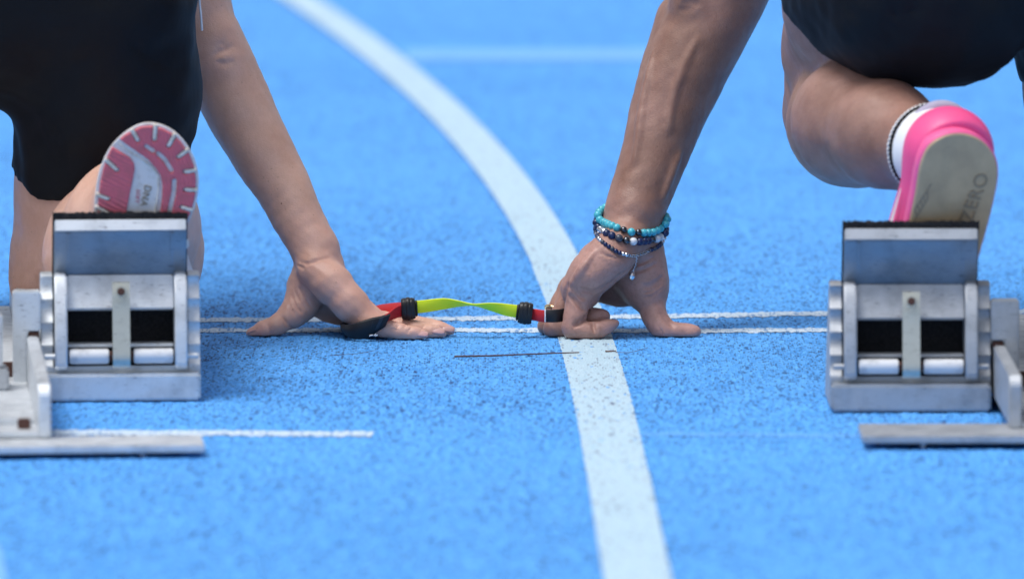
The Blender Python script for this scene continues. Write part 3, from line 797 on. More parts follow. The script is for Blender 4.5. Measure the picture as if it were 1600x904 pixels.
    for a, b in ((660, 519.0), (686, 515.0), (701, 511.8)):
        c = f.hit(a, b); nailm(c + np.array([0, -0.0004, 0.0003]), np.array([0.0058, 0, -0.0010]), (0.12, -0.62, 0.8), 0.0056, 0.0044)
    nailm(P(396, 515.2, 7.972), P(386, 518.4, 7.9715) - P(396, 515.2, 7.972), (-0.1, 0.3, 1), 0.0055, 0.005)
    mp = f.hit(440.5, 318); mb = bmesh.new(); bmesh.ops.create_icosphere(mb, subdivisions=2, radius=0.0011)
    bmesh.ops.translate(mb, vec=mp + np.array([0, 0.0003, 0]), verts=mb.verts)
    link('mole', bm_mesh('mole', mb), rust, root)
    # --- shorts: the hips and thighs again, a little larger, cut off at the hems
    g = Field(ruler((-0.66, -0.24, 0.0032)), ruler((7.68, 8.20, 0.0045)), ruler((0.08, 0.56, 0.0035)))
    g.chain([(P(158, 5, 7.86), 0.0840), (P(166, 150, 7.875), 0.0735), (P(152, 290, 7.895), 0.0685), (kn, 0.0640)], 0.03)
    g.chain([(P(5, 8, 7.86), 0.086), (np.array([-0.535, 8.03, 0.33]), 0.078), (np.array([-0.56, 8.18, 0.29]), 0.065)], 0.03)
    for s in (-1, 1): g.seg(hipc + np.array([s * 0.055, 0, 0]), 0.101, hipc + np.array([s * 0.05, 0.12, 0.085]), 0.094, 0.03)
    X, Y, Z = g._grid((slice(None),) * 3)
    # right hem: plane tilted so that it sags at the back of the knee
    A = P(118, 308, 7.83); nrm = np.array([0.03, -0.36, 1.0]); nrm /= np.linalg.norm(nrm)
    hem = -((X - A[0]) * nrm[0] + (Y - A[1]) * nrm[1] + (Z - A[2]) * nrm[2])
    g.F = -smin(-g.F, -hem.astype(np.float32), 0.002)
    g.F = np.maximum(g.F, (Y - 8.14).astype(np.float32)); g.F = np.maximum(g.F, (Z - 0.53).astype(np.float32))
    for q, r in (([(92, 150), (120, 185), (150, 215)], 0.0011), ([(70, 140), (84, 190), (96, 240)], 0.0011), ([(200, 60), (240, 95), (290, 110)], 0.0011), ([(60, 60), (110, 90), (170, 100)], 0.0011), ([(240, 150), (275, 160), (305, 155)], 0.0011)):
        g.fold(q, r, 0.0045)
    g.fold([(33, 252), (60, 276), (90, 290), (120, 294), (150, 288)], 0.0006, 0.0008, False)          # hem stitching
    g.F -= np.float32(0.0022); g.uneven(0.0012, 0.06, 8); g.uneven(0.0005, 0.02, 9)
    sh_o = link('shorts', g.mesh('shorts', 3), short_m, root)
    # piping at the side seam
    link('piping', tube_mesh('piping', smooth_curve([P(309, -60, 7.86), P(311.5, 0, 7.866), P(314, 25, 7.866), P(315.5, 48, 7.868)], 20), 0.0011, 6), white_fab, sh_o)
    # singlet and hair
    g = Field(ruler((-0.76, -0.16, 0.009)), ruler((7.68, 8.35, 0.009)), ruler((0.28, 0.84, 0.009)))
    X = np.array([1.0, 0, 0]); mid = hipc * 0.45 + ch * 0.55
    for s in (-1, 1):
        g.seg(hipc + X * s * 0.055, 0.103, mid + X * s * 0.045, 0.093, 0.03); g.seg(mid + X * s * 0.045, 0.093, ch + X * s * 0.06, 0.103, 0.03)
    g.seg(ch - X * 0.09, 0.08, ch + X * 0.09, 0.08, 0.03); g.seg(hipc, 0.09, ch, 0.09, 0.03)
    link('singlet', g.mesh('singlet', 2), short_m, root)
    g = Field(ruler((-0.6, -0.3, 0.006)), ruler((8.1, 8.6, 0.006)), ruler((0.5, 0.95, 0.006)))
    g.seg(hd + d * 0.03 + np.array([0, -0.012, 0.02]), 0.086, hd + d * 0.085 + np.array([0, -0.008, 0.022]), 0.092, 0.02)
    link('hair', g.mesh('hair', 1), hair_m, root)
    return root
runner1 = runner_one()

# ===== runner two: left hand on its knuckles, left foot on the block
def runner_two():
    root = empty('person', (0.42, 7.6, 0.0)); world_parent(root)
    tag(root, 'person crouching in black shorts, beaded wrist, hot pink shoe and white sock', 'person')
    f = Field(ruler((0.01, 0.172, 0.0012), (0.172, 0.37, 0.0020), (0.37, 1.05, 0.009)),
              ruler((7.34, 7.90, 0.0024), (7.90, 8.055, 0.0013), (8.055, 8.14, 0.0022), (8.14, 8.75, 0.010)),
              ruler((-0.012, 0.115, 0.0012), (0.115, 0.36, 0.0020), (0.36, 1.02, 0.010)))
    # --- left arm
    sh = np.array([0.265, 8.09, 0.58]); wr = P(987, 348, 7.995)
    fl = [P(1142, -50, 8.065), P(1118, 10, 8.058), P(1076, 92, 8.046), P(1040, 180, 8.030), P(1013, 265, 8.011), P(991, 330, 7.997)]
    rr = [0.0385, 0.0375, 0.0350, 0.0300, 0.0250, 0.0243]
    f.seg(sh, 0.058, fl[0], 0.042, 0.02)
    f.schain(list(zip(fl, rr)), 0.008)
    f.seg(P(1062, 30, 8.068), 0.022, P(1012, 180, 8.040), 0.0135, 0.010)             # outer edge of the forearm
    f.schain([(P(1135, 10, 8.064), 0.027), (P(1116, 70, 8.056), 0.021), (P(1076, 180, 8.034), 0.0135), (P(1045, 268, 8.014), 0.0090), (P(1022, 320, 8.000), 0.005)], 0.008)
    f.ball(P(1080, 2, 8.034), 0.018, 0.012)
    HB = ((0.005, 7.88, -0.02), (0.20, 8.08, 0.13)); h = f.sub(*HB)
    f.seg(P(991, 330, 7.993), 0.0238, wr, 0.0240, 0.006); f.seg(wr, 0.0240, P(984, 372, 7.99), 0.0232, 0.006)
    # --- palm: the edge of the hand faces the camera
    f.chain([(P(976, 376, 7.972), 0.0185), (P(950, 404, 7.961), 0.0195), (P(924, 428, 7.957), 0.0180), (P(902, 450, 7.958), 0.0150)], 0.010)
    f.chain([(P(972, 372, 7.99), 0.017), (P(933, 408, 7.986), 0.0150), (P(897, 448, 7.980), 0.0120)], 0.010)
    f.chain([(P(972, 372, 8.005), 0.017), (P(930, 412, 8.008), 0.0145), (P(893, 450, 8.004), 0.0118)], 0.010)
    f.chain([(P(978, 375, 8.016), 0.016), (P(937, 415, 8.028), 0.0140), (P(900, 452, 8.028), 0.0118)], 0.010)
    f.ball(P(918, 462, 7.962), 0.0105, 0.006)                                        # soft pad at the root of the little finger
    # thumb side
    f.schain([(P(997, 378, 7.998), 0.0182), (P(1007, 412, 7.993), 0.0160), (P(1012, 442, 7.990), 0.0150), (P(1014, 464, 7.988), 0.0128)], 0.008)
    f.chain([(P(984, 395, 8.0), 0.019), (P(993, 430, 7.998), 0.0170), (P(1000, 455, 7.995), 0.012)], 0.012)
    f.chain([(P(996, 458, 8.01), 0.0105), (P(965, 455, 8.02), 0.0105), (P(930, 450, 8.026), 0.011)], 0.014)             # web
    f.chain([(P(985, 425, 8.012), 0.014), (P(945, 435, 8.022), 0.013)], 0.014)
    # --- fingers curled on their knuckles
    def finger(pts, k=0.0028):
        g = f.sub(*HB); out = []
        for (p0, r0), (p1, r1) in zip(pts[:-1], pts[1:]):
            out += [(np.array(p0), r0), ((np.array(p0) + np.array(p1)) / 2, (r0 + r1) / 2 * 0.945)]
        out.append((np.array(pts[-1][0]), pts[-1][1]))
        g.chain(out, k); h.F = smin(h.F, g.F, 0.0007)
    h.schain([(P(1013, 455, 7.990), 0.01235), (P(1018, 478, 7.984), 0.01120), (P(1026, 500, 7.976), 0.01020), (P(1038, 514.8, 7.9705), 0.00930), (P(1050, 518.0, 7.9695), 0.00770), (P(1066, 518.6, 7.969), 0.00700), (P(1085, 518.8, 7.969), 0.00560)], 0.003)
    finger([(P(907, 449, 7.960), 0.01254), (P(903, 470, 7.955), 0.01102), (P(898, 495, 7.951), 0.00950), (P(894.5, 512.5, 7.9495), 0.00941), (P(912, 517.5, 7.9490), 0.00800), (P(933, 516, 7.9495), 0.00770), (P(950, 509.5, 7.951), 0.00600), (P(963, 504.5, 7.952), 0.00340)])
    finger([(P(897, 448, 7.980), 0.01064), (P(884, 474, 7.976), 0.00931), (P(871, 500, 7.971), 0.00874), (P(864, 513.5, 7.968), 0.00893), (P(880, 513, 7.968), 0.00855), (P(906, 502, 7.970), 0.00855), (P(928, 497, 7.968), 0.00836), (P(942, 495, 7.966), 0.00703)])
    finger([(P(893, 450, 8.004), 0.01064), (P(878, 472, 8.000), 0.00931), (P(863, 496, 7.993), 0.00874), (P(856, 509, 7.989), 0.00855), (P(876, 507, 7.990), 0.00817), (P(905, 499, 7.996), 0.00798)])
    finger([(P(900, 452, 8.028), 0.01064), (P(890, 474, 8.026), 0.00912), (P(878, 496, 8.016), 0.00855), (P(874, 505, 8.012), 0.00836), (P(902, 500, 8.016), 0.00779)])
    f.merge(h, 0.004)
    # creases
    f.fold([(985, 416), (968, 430), (947, 446), (926, 457)], 0.0011, 0.0028)
    f.fold([(907, 452), (917, 456), (926, 457)], 0.0010, 0.002)
    f.fold([(890, 462), (896, 467), (905, 477), (914, 486)], 0.0011, 0.0025)
    f.fold([(893, 445), (898, 455), (906, 463), (913, 467)], 0.0008, 0.002)
    f.fold([(898, 509), (904, 504), (913, 499), (916, 492)], 0.0012, 0.0025)
    f.fold([(927, 505), (927, 511), (929, 518)], 0.0008, 0.002); f.fold([(945, 500), (943, 497), (936, 503)], 0.0005, 0.001)
    f.fold([(889, 442), (884, 455), (882, 475)], 0.0009, 0.002)
    for q in (0, 5, 11, 18): f.fold([(1004, 446 + q), (1018, 444 + q), (1034, 432 + q)], 0.0005, 0.002)
    for q in (0, 5, 10): f.fold([(1030 + q * .6, 486 + q), (1040 + q * .4, 494 + q), (1050 + q * .3, 502 + q)], 0.0005, 0.0014)
    f.fold([(1030, 510), (1034, 517), (1036, 524)], 0.0004, 0.001)
    f.fold([(938, 395), (952, 401), (966, 404)], 0.0004, 0.0014); f.fold([(950, 385), (965, 398), (985, 402)], 0.0004, 0.0014)
    f.fold([(985, 415), (1005, 410), (1024, 400)], 0.0006, 0.002); f.fold([(990, 425), (1008, 420), (1026, 411)], 0.0006, 0.002)
    f.ridge([(1020, 80), (1012, 125), (1004, 170), (998, 215), (990, 255)], 0.0024); f.ridge([(1062, 240), (1052, 262), (1044, 285), (1034, 312)], 0.0020); f.ridge([(1090, 60), (1066, 110), (1050, 160), (1044, 205)], 0.0020)
    f.ridge([(930, 392), (915, 412), (902, 432), (893, 446)], 0.0020, 0.0004, 0.004)
    f.fold([(1064, 6), (1078, 3), (1092, 7)], 0.0010, 0.0025); f.fold([(1062, 14), (1072, 16), (1084, 12)], 0.0007, 0.002)
    # --- left leg, tightly bent
    an = P(1441, 229, 7.52)
    f.chain([(P(1322, 172, 7.88), 0.052), (P(1331, 190, 7.74), 0.0535), (P(1338, 190, 7.655), 0.0520), (P(1385, 210, 7.585), 0.0425), (an, 0.0270)], 0.016)
    f.seg(P(1345, 225, 7.66), 0.028, P(1392, 238, 7.57), 0.020, 0.02)
    f.chain([(an, 0.0270), (P(1474, 236, 7.475), 0.020)], 0.010)
    f.chain([(P(1466, 246, 7.49), 0.024), (P(1455, 380, 7.60), 0.026)], 0.02)
    f.chain([(P(1322, 172, 7.88), 0.054), (P(1332, 70, 7.80), 0.0600), (P(1350, 0, 7.72), 0.0680), (P(1440, -40, 7.62), 0.085)], 0.012)
    # --- hips, right leg kneeling, torso, head, other arm
    hipc = np.array([0.43, 7.70, 0.44])
    kr = np.array([0.555, 7.92, 0.06])
    f.chain([(np.array([0.50, 7.66, 0.40]), 0.095), (np.array([0.53, 7.80, 0.22]), 0.075), (kr, 0.058)], 0.03)
    f.chain([(kr, 0.056), (np.array([0.56, 7.75, 0.10]), 0.058), (np.array([0.57, 7.56, 0.18]), 0.034), (np.array([0.57, 7.62, 0.06]), 0.028)], 0.02)
    ch = np.array([0.43, 8.06, 0.67]); nk = np.array([0.43, 8.22, 0.73]); hd = np.array([0.43, 8.28, 0.76]); shr = np.array([0.61, 8.03, 0.62])
    d = torso(f, hipc, ch, nk, hd, sh + np.array([0, 0.03, 0.02]), shr, 0.1)
    f.chain([(shr, 0.056), (np.array([0.68, 7.99, 0.32]), 0.042), (np.array([0.73, 8.0, 0.08]), 0.026), (np.array([0.77, 8.0, 0.03]), 0.026)], 0.015)
    for dy in (-0.03, -0.01, 0.01, 0.03):
        f.chain([(np.array([0.77, 8.0 + dy * .6, 0.03]), 0.012), (np.array([0.83, 8.0 + dy, 0.013]), 0.010), (np.array([0.87, 8.0 + dy * 1.2, 0.010]), 0.008)], 0.004)
    f.chain([(np.array([0.76, 8.0, 0.035]), 0.014), (np.array([0.71, 7.99, 0.016]), 0.011), (np.array([0.68, 7.985, 0.010]), 0.009)], 0.006)
    f.uneven(0.0004, 0.035, 3); f.uneven(0.00016, 0.010, 5)
    f.floor()
    me = f.mesh('body', 1, 0.115)
    globals()['FIELD2'] = f
    flush_attr(me, [(P(970, 430, 7.97), 0.085, .42), (P(1000, 425, 7.98), 0.045, .6), (P(950, 415, 7.94), 0.05, .5), (P(1030, 505, 7.965), 0.04, .65), (P(1085, 518, 7.965), 0.022, .9), (P(905, 490, 7.945), 0.035, .5), (P(955, 508, 7.945), 0.022, .8), (P(940, 494, 7.965), 0.018, .8), (P(900, 455, 7.95), 0.03, .5)])
    link('body', me, skin_b, root)
    # --- shorts
    g = Field(ruler((0.22, 0.66, 0.0032)), ruler((7.46, 7.95, 0.0045)), ruler((0.10, 0.56, 0.0035)))
    g.chain([(P(1325, 150, 7.87), 0.0575), (P(1332, 70, 7.80), 0.0630), (P(1350, 0, 7.72), 0.0715), (P(1440, -40, 7.62), 0.088)], 0.014)
    g.chain([(P(1345, -10, 7.66), 0.050), (P(1400, 14, 7.615), 0.043), (P(1478, 30, 7.60), 0.042)], 0.035)      # buttock, lowest point above the ankle
    g.seg(P(1500, 10, 7.61), 0.055, P(1560, -60, 7.63), 0.085, 0.03)
    g.chain([(np.array([0.50, 7.66, 0.405]), 0.097), (np.array([0.53, 7.80, 0.22]), 0.078)], 0.03)
    for s in (-1, 1): g.seg(hipc + np.array([s * 0.055, 0, 0]), 0.101, hipc + np.array([s * 0.05, 0.12, 0.075]), 0.094, 0.03)
    X, Y, Z = g._grid((slice(None),) * 3)
    a, b = P(1236, 0, 7.70), P(1300, 90, 7.645)
    e = b - a; nrm = np.cross(e, np.array([0.55, 1.0, 0.1])); nrm /= np.linalg.norm(nrm)
    if nrm[0] < 0: nrm = -nrm
    hem = ((X - a[0]) * nrm[0] + (Y - a[1]) * nrm[1] + (Z - a[2]) * nrm[2]).astype(np.float32)   # keep the hip side
    left = (0.40 - X).astype(np.float32)
    cutv = np.minimum(hem, 10)
    g.F = np.maximum(g.F, np.where(X < 0.40, -cutv, -1.0).astype(np.float32))
    g.F = np.maximum(g.F, (0.25 - Z).astype(np.float32) - np.where(X > 0.45, 0.09, 0.0).astype(np.float32))
    g.F = np.maximum(g.F, (Z - 0.54).astype(np.float32))
    for q, r in (([(1330, 40), (1400, 62), (1470, 60)], 0.0011), ([(1300, 15), (1370, 25), (1440, 15)], 0.0011), ([(1480, 85), (1520, 70), (1560, 40)], 0.0011)):
        g.fold(q, r, 0.0045)
    g.fold([(1246, 0), (1262, 38), (1285, 66), (1315, 82), (1360, 92)], 0.0006, 0.0008, False)
    g.F -= np.float32(0.0022); g.uneven(0.0012, 0.06, 12); g.uneven(0.0005, 0.02, 13)
    link('shorts', g.mesh('shorts', 3), short_m, root)
    g = Field(ruler((0.10, 0.76, 0.009)), ruler((7.52, 8.3, 0.009)), ruler((0.30, 0.92, 0.009)))
    X = np.array([1.0, 0, 0]); mid = hipc * 0.45 + ch * 0.55
    for s in (-1, 1):
        g.seg(hipc + X * s * 0.055, 0.103, mid + X * s * 0.045, 0.093, 0.03); g.seg(mid + X * s * 0.045, 0.093, ch + X * s * 0.06, 0.103, 0.03)
    g.seg(ch - X * 0.10, 0.085, ch + X * 0.10, 0.085, 0.03); g.seg(hipc, 0.09, ch, 0.09, 0.03)
    link('singlet', g.mesh('singlet', 2), short_m, root)
    g = Field(ruler((0.28, 0.58, 0.006)), ruler((8.1, 8.6, 0.006)), ruler((0.55, 1.0, 0.006)))
    g.seg(hd + d * 0.03 + np.array([0, -0.012, 0.02]), 0.086, hd + d * 0.085 + np.array([0, -0.008, 0.022]), 0.092, 0.02)
    link('hair', g.mesh('hair', 1), hair_m, root)
    return root
runner2 = runner_two()
# ------------------------------------------------------------------ shoes
def text_mesh(s, size, depth):
    cu = bpy.data.curves.new('lettering', 'FONT'); cu.body = s; cu.size = size; cu.extrude = depth; cu.align_x = 'CENTER'; cu.align_y = 'CENTER'
    cu.space_character = 1.05
    o = bpy.data.objects.new('tmp_text', cu); COL.objects.link(o)
    dg = bpy.context.evaluated_depsgraph_get()
    me = bpy.data.meshes.new_from_object(o.evaluated_get(dg)); bpy.data.objects.remove(o); return me
class Sole:
    """local frame on a shoe sole: w across, a towards the heel, n out of the sole"""
    def __init__(s, px, py, Y, n):
        s.o = P(px, py, Y); s.n = np.array(n, float) / np.linalg.norm(n)
        up = np.array([0, 0, 1.0]); s.a = up - s.n * (up @ s.n); s.a /= np.linalg.norm(s.a); s.w = np.cross(s.a, s.n)
        if s.w[0] < 0: s.w = -s.w
        s.M = np.stack([s.w, s.a, s.n], 1)
    def uv(s, px, py):
        d = ray(px, py); c = np.array([0, 0, CAMH]); t = ((s.o - c) @ s.n) / (d @ s.n)
        q = c + d * t - s.o; return (q @ s.w, q @ s.a)
    def world(s, V): return np.asarray(V) @ s.M.T + s.o
    def obj(s, name, f, m, parent, smooth=1):
        V, F = surface_nets(f.F, f.x, f.y, f.z)
        if smooth: V = laplace(V, F, smooth)
        if np.linalg.det(s.M) < 0: F = F[:, ::-1]
        return link(name, mesh_np(name, s.world(V), F), m, parent)
    def lettering(s, txt, p0, p1, size, depth, lift, m, parent, flip=1):
        me = text_mesh(txt, size, depth)
        a = np.array(s.uv(*p0)); b = np.array(s.uv(*p1)); c = (a + b) / 2; e = (b - a) / np.linalg.norm(b - a)
        f = np.array([-e[1], e[0]]) * flip
        n = len(me.vertices); co = np.empty(n * 3, np.float32); me.vertices.foreach_get('co', co); co = co.reshape(-1, 3)
        L3 = np.c_[c[0] + co[:, 0] * e[0] + co[:, 1] * f[0], c[1] + co[:, 0] * e[1] + co[:, 1] * f[1], co[:, 2] + lift]
        me.vertices.foreach_set('co', s.world(L3).astype(np.float32).ravel()); me.update()
        return link('lettering', me, m, parent, smooth=False)
def extrude_field(x, y, z, d2, n0, n1, rnd, top=None):
    f = Field(x, y, z); Z = f.z[None, None, :]
    hi = np.full(d2.shape, n1) if top is None else top
    dz = np.maximum(Z - hi[:, :, None], n0 - Z)
    a = d2[:, :, None] + rnd; b = dz + rnd
    f.F = (np.minimum(np.maximum(a, b), 0) + np.hypot(np.maximum(a, 0), np.maximum(b, 0)) - rnd).astype(np.float32)
    return f

def shoe_one(person):
    al = R(13)
    S = Sole(232, 265, 7.488, (0.0, -math.cos(al), -math.sin(al)))
    root = link('shoe', bpy.data.meshes.new('shoe'), None, person); bpy.data.objects.remove(root)
    C = lambda pts: [S.uv(120 + x / 4.518, 170 + y / 4.52) for x, y in pts]
    out = C([(122, 700), (130, 600), (150, 470), (180, 380), (230, 280), (300, 200), (380, 140), (450, 108), (520, 100), (600, 115), (680, 155), (750, 220), (810, 310), (845, 400), (860, 500), (855, 600), (832, 700), (800, 770), (765, 870), (750, 1000), (200, 1000), (135, 860)])
    out = [tuple(q) for q in smooth_curve(np.c_[np.array(out + out[:1]), np.zeros(len(out) + 1)], 120)[:-1, :2]]
    x = np.arange(-0.052, 0.052, 0.0009); y = np.arange(-0.095, 0.052, 0.0009)
    X, Y = np.meshgrid(x, y, indexing='ij'); d2 = poly_sdf(X, Y, out)
    # midsole: tapers inwards away from the ground side
    z = np.arange(-0.028, 0.004, 0.0009); f = Field(x, y, z); Z = f.z[None, None, :]
    taper = d2[:, :, None] + np.clip(-Z, 0, 1) * 0.50 - 0.0010
    dz = np.maximum(Z - 0.0, -0.024 - Z); a = taper + 0.002; b = dz + 0.002
    f.F = (np.minimum(np.maximum(a, b), 0) + np.hypot(np.maximum(a, 0), np.maximum(b, 0)) - 0.002).astype(np.float32)
    # upper: heel counter, collar and forefoot as one soft form
    u = Field(np.arange(-0.06, 0.06, 0.002), np.arange(-0.26, 0.06, 0.002), np.arange(-0.13, 0.0, 0.002))
    u.seg((-0.002, -0.010, -0.030), 0.0250, (0, -0.14, -0.030), 0.027, 0.012); u.seg((-0.002, -0.014, -0.045), 0.023, (-0.004, -0.03, -0.080), 0.026, 0.012)
    u.seg((-0.004, -0.04, -0.075), 0.025, (0.0, -0.13, -0.045), 0.034, 0.012); u.seg((0.0, -0.13, -0.04), 0.036, (0.0, -0.195, -0.045), 0.026, 0.02)
    u.F = np.maximum(u.F, u.z[None, None, :] + 0.02)
    shoe = S.obj('shoe', u, upper_a, person, 2); shoe['label'] = 'running shoe with pink tread pads on white foam sole'
    S.obj('midsole', f, midsole_m, shoe, 1)
    # tread pads with slots and fine ridges
    z = np.arange(-0.004, 0.0046, 0.00075)
    slots = [C([(432, 218), (385, 140)]), C([(550, 212), (557, 105)]), C([(648, 258), (700, 165)]), C([(718, 335), (800, 275)]), C([(765, 440), (870, 424)]), C([(768, 566), (880, 572)]), C([(740, 690), (850, 722)])]
    inner = [C([(492, 262), (540, 296)]), C([(575, 312), (625, 360), (668, 432)]), C([(690, 505), (685, 590), (655, 722)])]
    left_slots = [C([(285, 428), (200, 352)]), C([(222, 632), (130, 596)]), C([(240, 745), (140, 690)])]
    padR = C([(303, 212), (345, 178), (385, 158), (450, 124), (520, 118), (600, 134), (672, 172), (738, 235), (795, 318), (828, 402), (842, 500), (838, 600), (812, 705), (785, 775), (700, 900), (560, 900), (582, 760), (600, 650), (606, 540), (592, 470), (560, 415), (500, 350), (400, 282)])
    padL = C([(248, 268), (320, 308), (375, 342), (405, 385), (410, 425), (395, 500), (370, 620), (345, 760), (330, 880), (140, 880), (148, 740), (152, 640), (165, 520), (185, 430), (212, 345)])
    for pts, sl, ang, fr in ((padR, slots + inner, 0.55, 1500), (padL, left_slots, 1.2, 1500)):
        d = poly_sdf(X, Y, pts)
        for q in sl: d = np.maximum(d, -(line_sdf(X, Y, q) - 0.0020))
        ridge = 0.0024 + 0.00042 * np.sin((X * math.cos(ang) + Y * math.sin(ang) + 0.0012 * np.sin(Y * 320)) * fr * 1.35)
        g = extrude_field(x, y, z, d, -0.002, 0.0024, 0.0005, ridge)
        S.obj('tread_pad', g, tread_m, shoe, 0)
    # foam showing inside the slots stands almost level with the tread
    for q in slots + left_slots:
        d = line_sdf(X, Y, [tuple(np.array(q[0]) * 0.92 + np.array(q[1]) * 0.08), q[1]]) - 0.0017
        d = np.maximum(d, d2 + 0.0004)
        S.obj('foam_bar', extrude_field(x, y, z, d, -0.002, 0.0025, 0.0004), slot_m, shoe, 0)
    # rim line round the heel cavity
    rim = C([(290, 240), (350, 290), (440, 345), (520, 400), (568, 460), (580, 540), (570, 640), (545, 760)])
    pts = smooth_curve(np.c_[np.array(rim), np.full(len(rim), 0.0)], 50)
    link('cavity_rim', tube_mesh('cavity_rim', S.world(pts), 0.0011, 6), slot_m, shoe)
    S.lettering('DNA', (120 + 500 / 4.518, 170 + 552 / 4.52), (120 + 470 / 4.518, 170 + 672 / 4.52), 0.0085, 0.0005, 0.0006, gum2_m, shoe, 1)
    S.lettering('LOFT', (120 + 440 / 4.518, 170 + 550 / 4.52), (120 + 418 / 4.518, 170 + 685 / 4.52), 0.0048, 0.0003, 0.0004, tread_m, shoe, 1)
shoe_one(runner1)

def shoe_two(person):
    al, yaw = R(19), R(16)
    S = Sole(1490, 260, 7.412, (math.sin(yaw) * math.cos(al), -math.cos(yaw) * math.cos(al), -math.sin(al)))
    C = lambda pts: [S.uv(1380 + x / 3.767, 140 + y / 3.767) for x, y in pts]
    out = C([(150, 800), (172, 690), (190, 600), (205, 500), (225, 415), (270, 330), (350, 278), (440, 258), (530, 273), (605, 320), (655, 390), (675, 460), (674, 540), (660, 620), (635, 730), (600, 860), (560, 1000), (520, 1150), (200, 1150), (140, 960)])
    out = [tuple(q) for q in smooth_curve(np.c_[np.array(out + out[:1]), np.zeros(len(out) + 1)], 120)[:-1, :2]]
    x = np.arange(-0.062, 0.062, 0.0012); y = np.arange(-0.15, 0.06, 0.0012); X, Y = np.meshgrid(x, y, indexing='ij'); d2 = poly_sdf(X, Y, out)
    # upper
    u = Field(np.arange(-0.075, 0.075, 0.002), np.arange(-0.27, 0.07, 0.002), np.arange(-0.13, 0.0, 0.002))
    cw, ca = S.uv(1380 + 440 / 3.767, 140 + 420 / 3.767)
    u.seg((cw + 0.001, ca - 0.006, -0.026), 0.0350, (cw - 0.010, ca - 0.16, -0.026), 0.036, 0.02)
    u.seg((cw + 0.003, ca - 0.004, -0.035), 0.0315, (cw + 0.012, ca - 0.012, -0.066), 0.0280, 0.02)
    u.seg((cw + 0.006, ca - 0.050, -0.058), 0.029, (cw - 0.012, ca - 0.15, -0.04), 0.036, 0.02); u.seg((cw - 0.012, ca - 0.14, -0.035), 0.036, (cw - 0.012, ca - 0.20, -0.04), 0.026, 0.02)
    # collar opening
    u.seg((cw + 0.012, ca - 0.020, -0.140), 0.022, (cw + 0.012, ca - 0.020, -0.085), 0.018, 0.004, cut=True)
    u.F = np.maximum(u.F, u.z[None, None, :] + 0.013)
    shoe = S.obj('shoe', u, pink_m, person, 3); shoe['label'] = 'hot pink running shoe with plain tan sole'
    # foam wedge between upper and outsole, flaring outwards
    z = np.arange(-0.026, 0.002, 0.0011); f = Field(x, y, z); Z = f.z[None, None, :]
    tp = d2[:, :, None] - 0.0012 + np.clip(-Z - 0.008, 0, 1) * 0.20; dz = np.maximum(Z + 0.0012, -0.022 - Z); a = tp + 0.003; b = dz + 0.003
    f.F = (np.minimum(np.maximum(a, b), 0) + np.hypot(np.maximum(a, 0), np.maximum(b, 0)) - 0.003).astype(np.float32)
    S.obj('foam_midsole', f, pink2_m, shoe, 2)
    zz = np.arange(-0.006, 0.004, 0.0008)
    prof = 0.0004 - 0.0010 * np.exp(-((X - cw + 0.004) / 0.010) ** 2)
    S.obj('outsole', extrude_field(x, y, zz, d2 + 0.0004, -0.004, 0.0004, 0.0012, prof), gum_m, shoe, 1)
    S.lettering('ZERO', (1380 + 487 / 3.767, 140 + 775 / 3.767), (1380 + 592 / 3.767, 140 + 490 / 3.767), 0.0170, 0.0006, 0.0008, gum2_m, shoe, 1)
    for k in range(5):                       # faint wavy mould marks
        w = [(168 + 16 * k, 790 - 26 * k), (195 + 16 * k, 740 - 24 * k), (185 + 18 * k, 700 - 26 * k), (215 + 17 * k, 655 - 26 * k)]
        pts = smooth_curve(np.c_[np.array(C(w)), np.full(4, 0.0)], 20)
        link('mould_ridge', tube_mesh('mould_ridge', S.world(pts), 0.0009, 6), gum2_m, shoe)
    # white flash on the inner side of the upper
    sw = [S.world([[cw - 0.040 + q[0], ca + q[1], q[2]]])[0] for q in ((0.0, -0.05, -0.030), (-0.003, -0.085, -0.040), (-0.006, -0.12, -0.050))]
    V, F = ribbon_side(S, cw, ca)
    link('white_flash', mesh_np('white_flash', V, F), white_print, shoe)
    # heel lining
    t = np.linspace(-1.1, 1.5, 30); ring = [(cw + 0.012 + 0.0245 * math.sin(q), ca - 0.014 + 0.0245 * math.cos(q), -0.084 - 0.004 * math.cos(q)) for q in t]
    link('heel_lining', tube_mesh('heel_lining', S.world(ring), 0.0055, 10), lilac_m, shoe)
def ribbon_side(S, cw, ca):
    """narrow white flash hugging the side of the shoe"""
    V = []; n = 14
    for i in range(n):
        t = i / (n - 1); a = ca - 0.035 - 0.085 * t; hw = 0.0008 + 0.0085 * t
        for s in (-1, 1):
            m = -0.024 - 0.006 * t + s * hw * 0.6
            V.append(S.world([[cw - 0.0385 - 0.0115 * t - (0.0 if s > 0 else 0.0003), a, m]])[0])
    F = [(2 * i, 2 * i + 1, 2 * i + 3, 2 * i + 2) for i in range(n - 1)]
    return V, F
shoe_two(runner2)

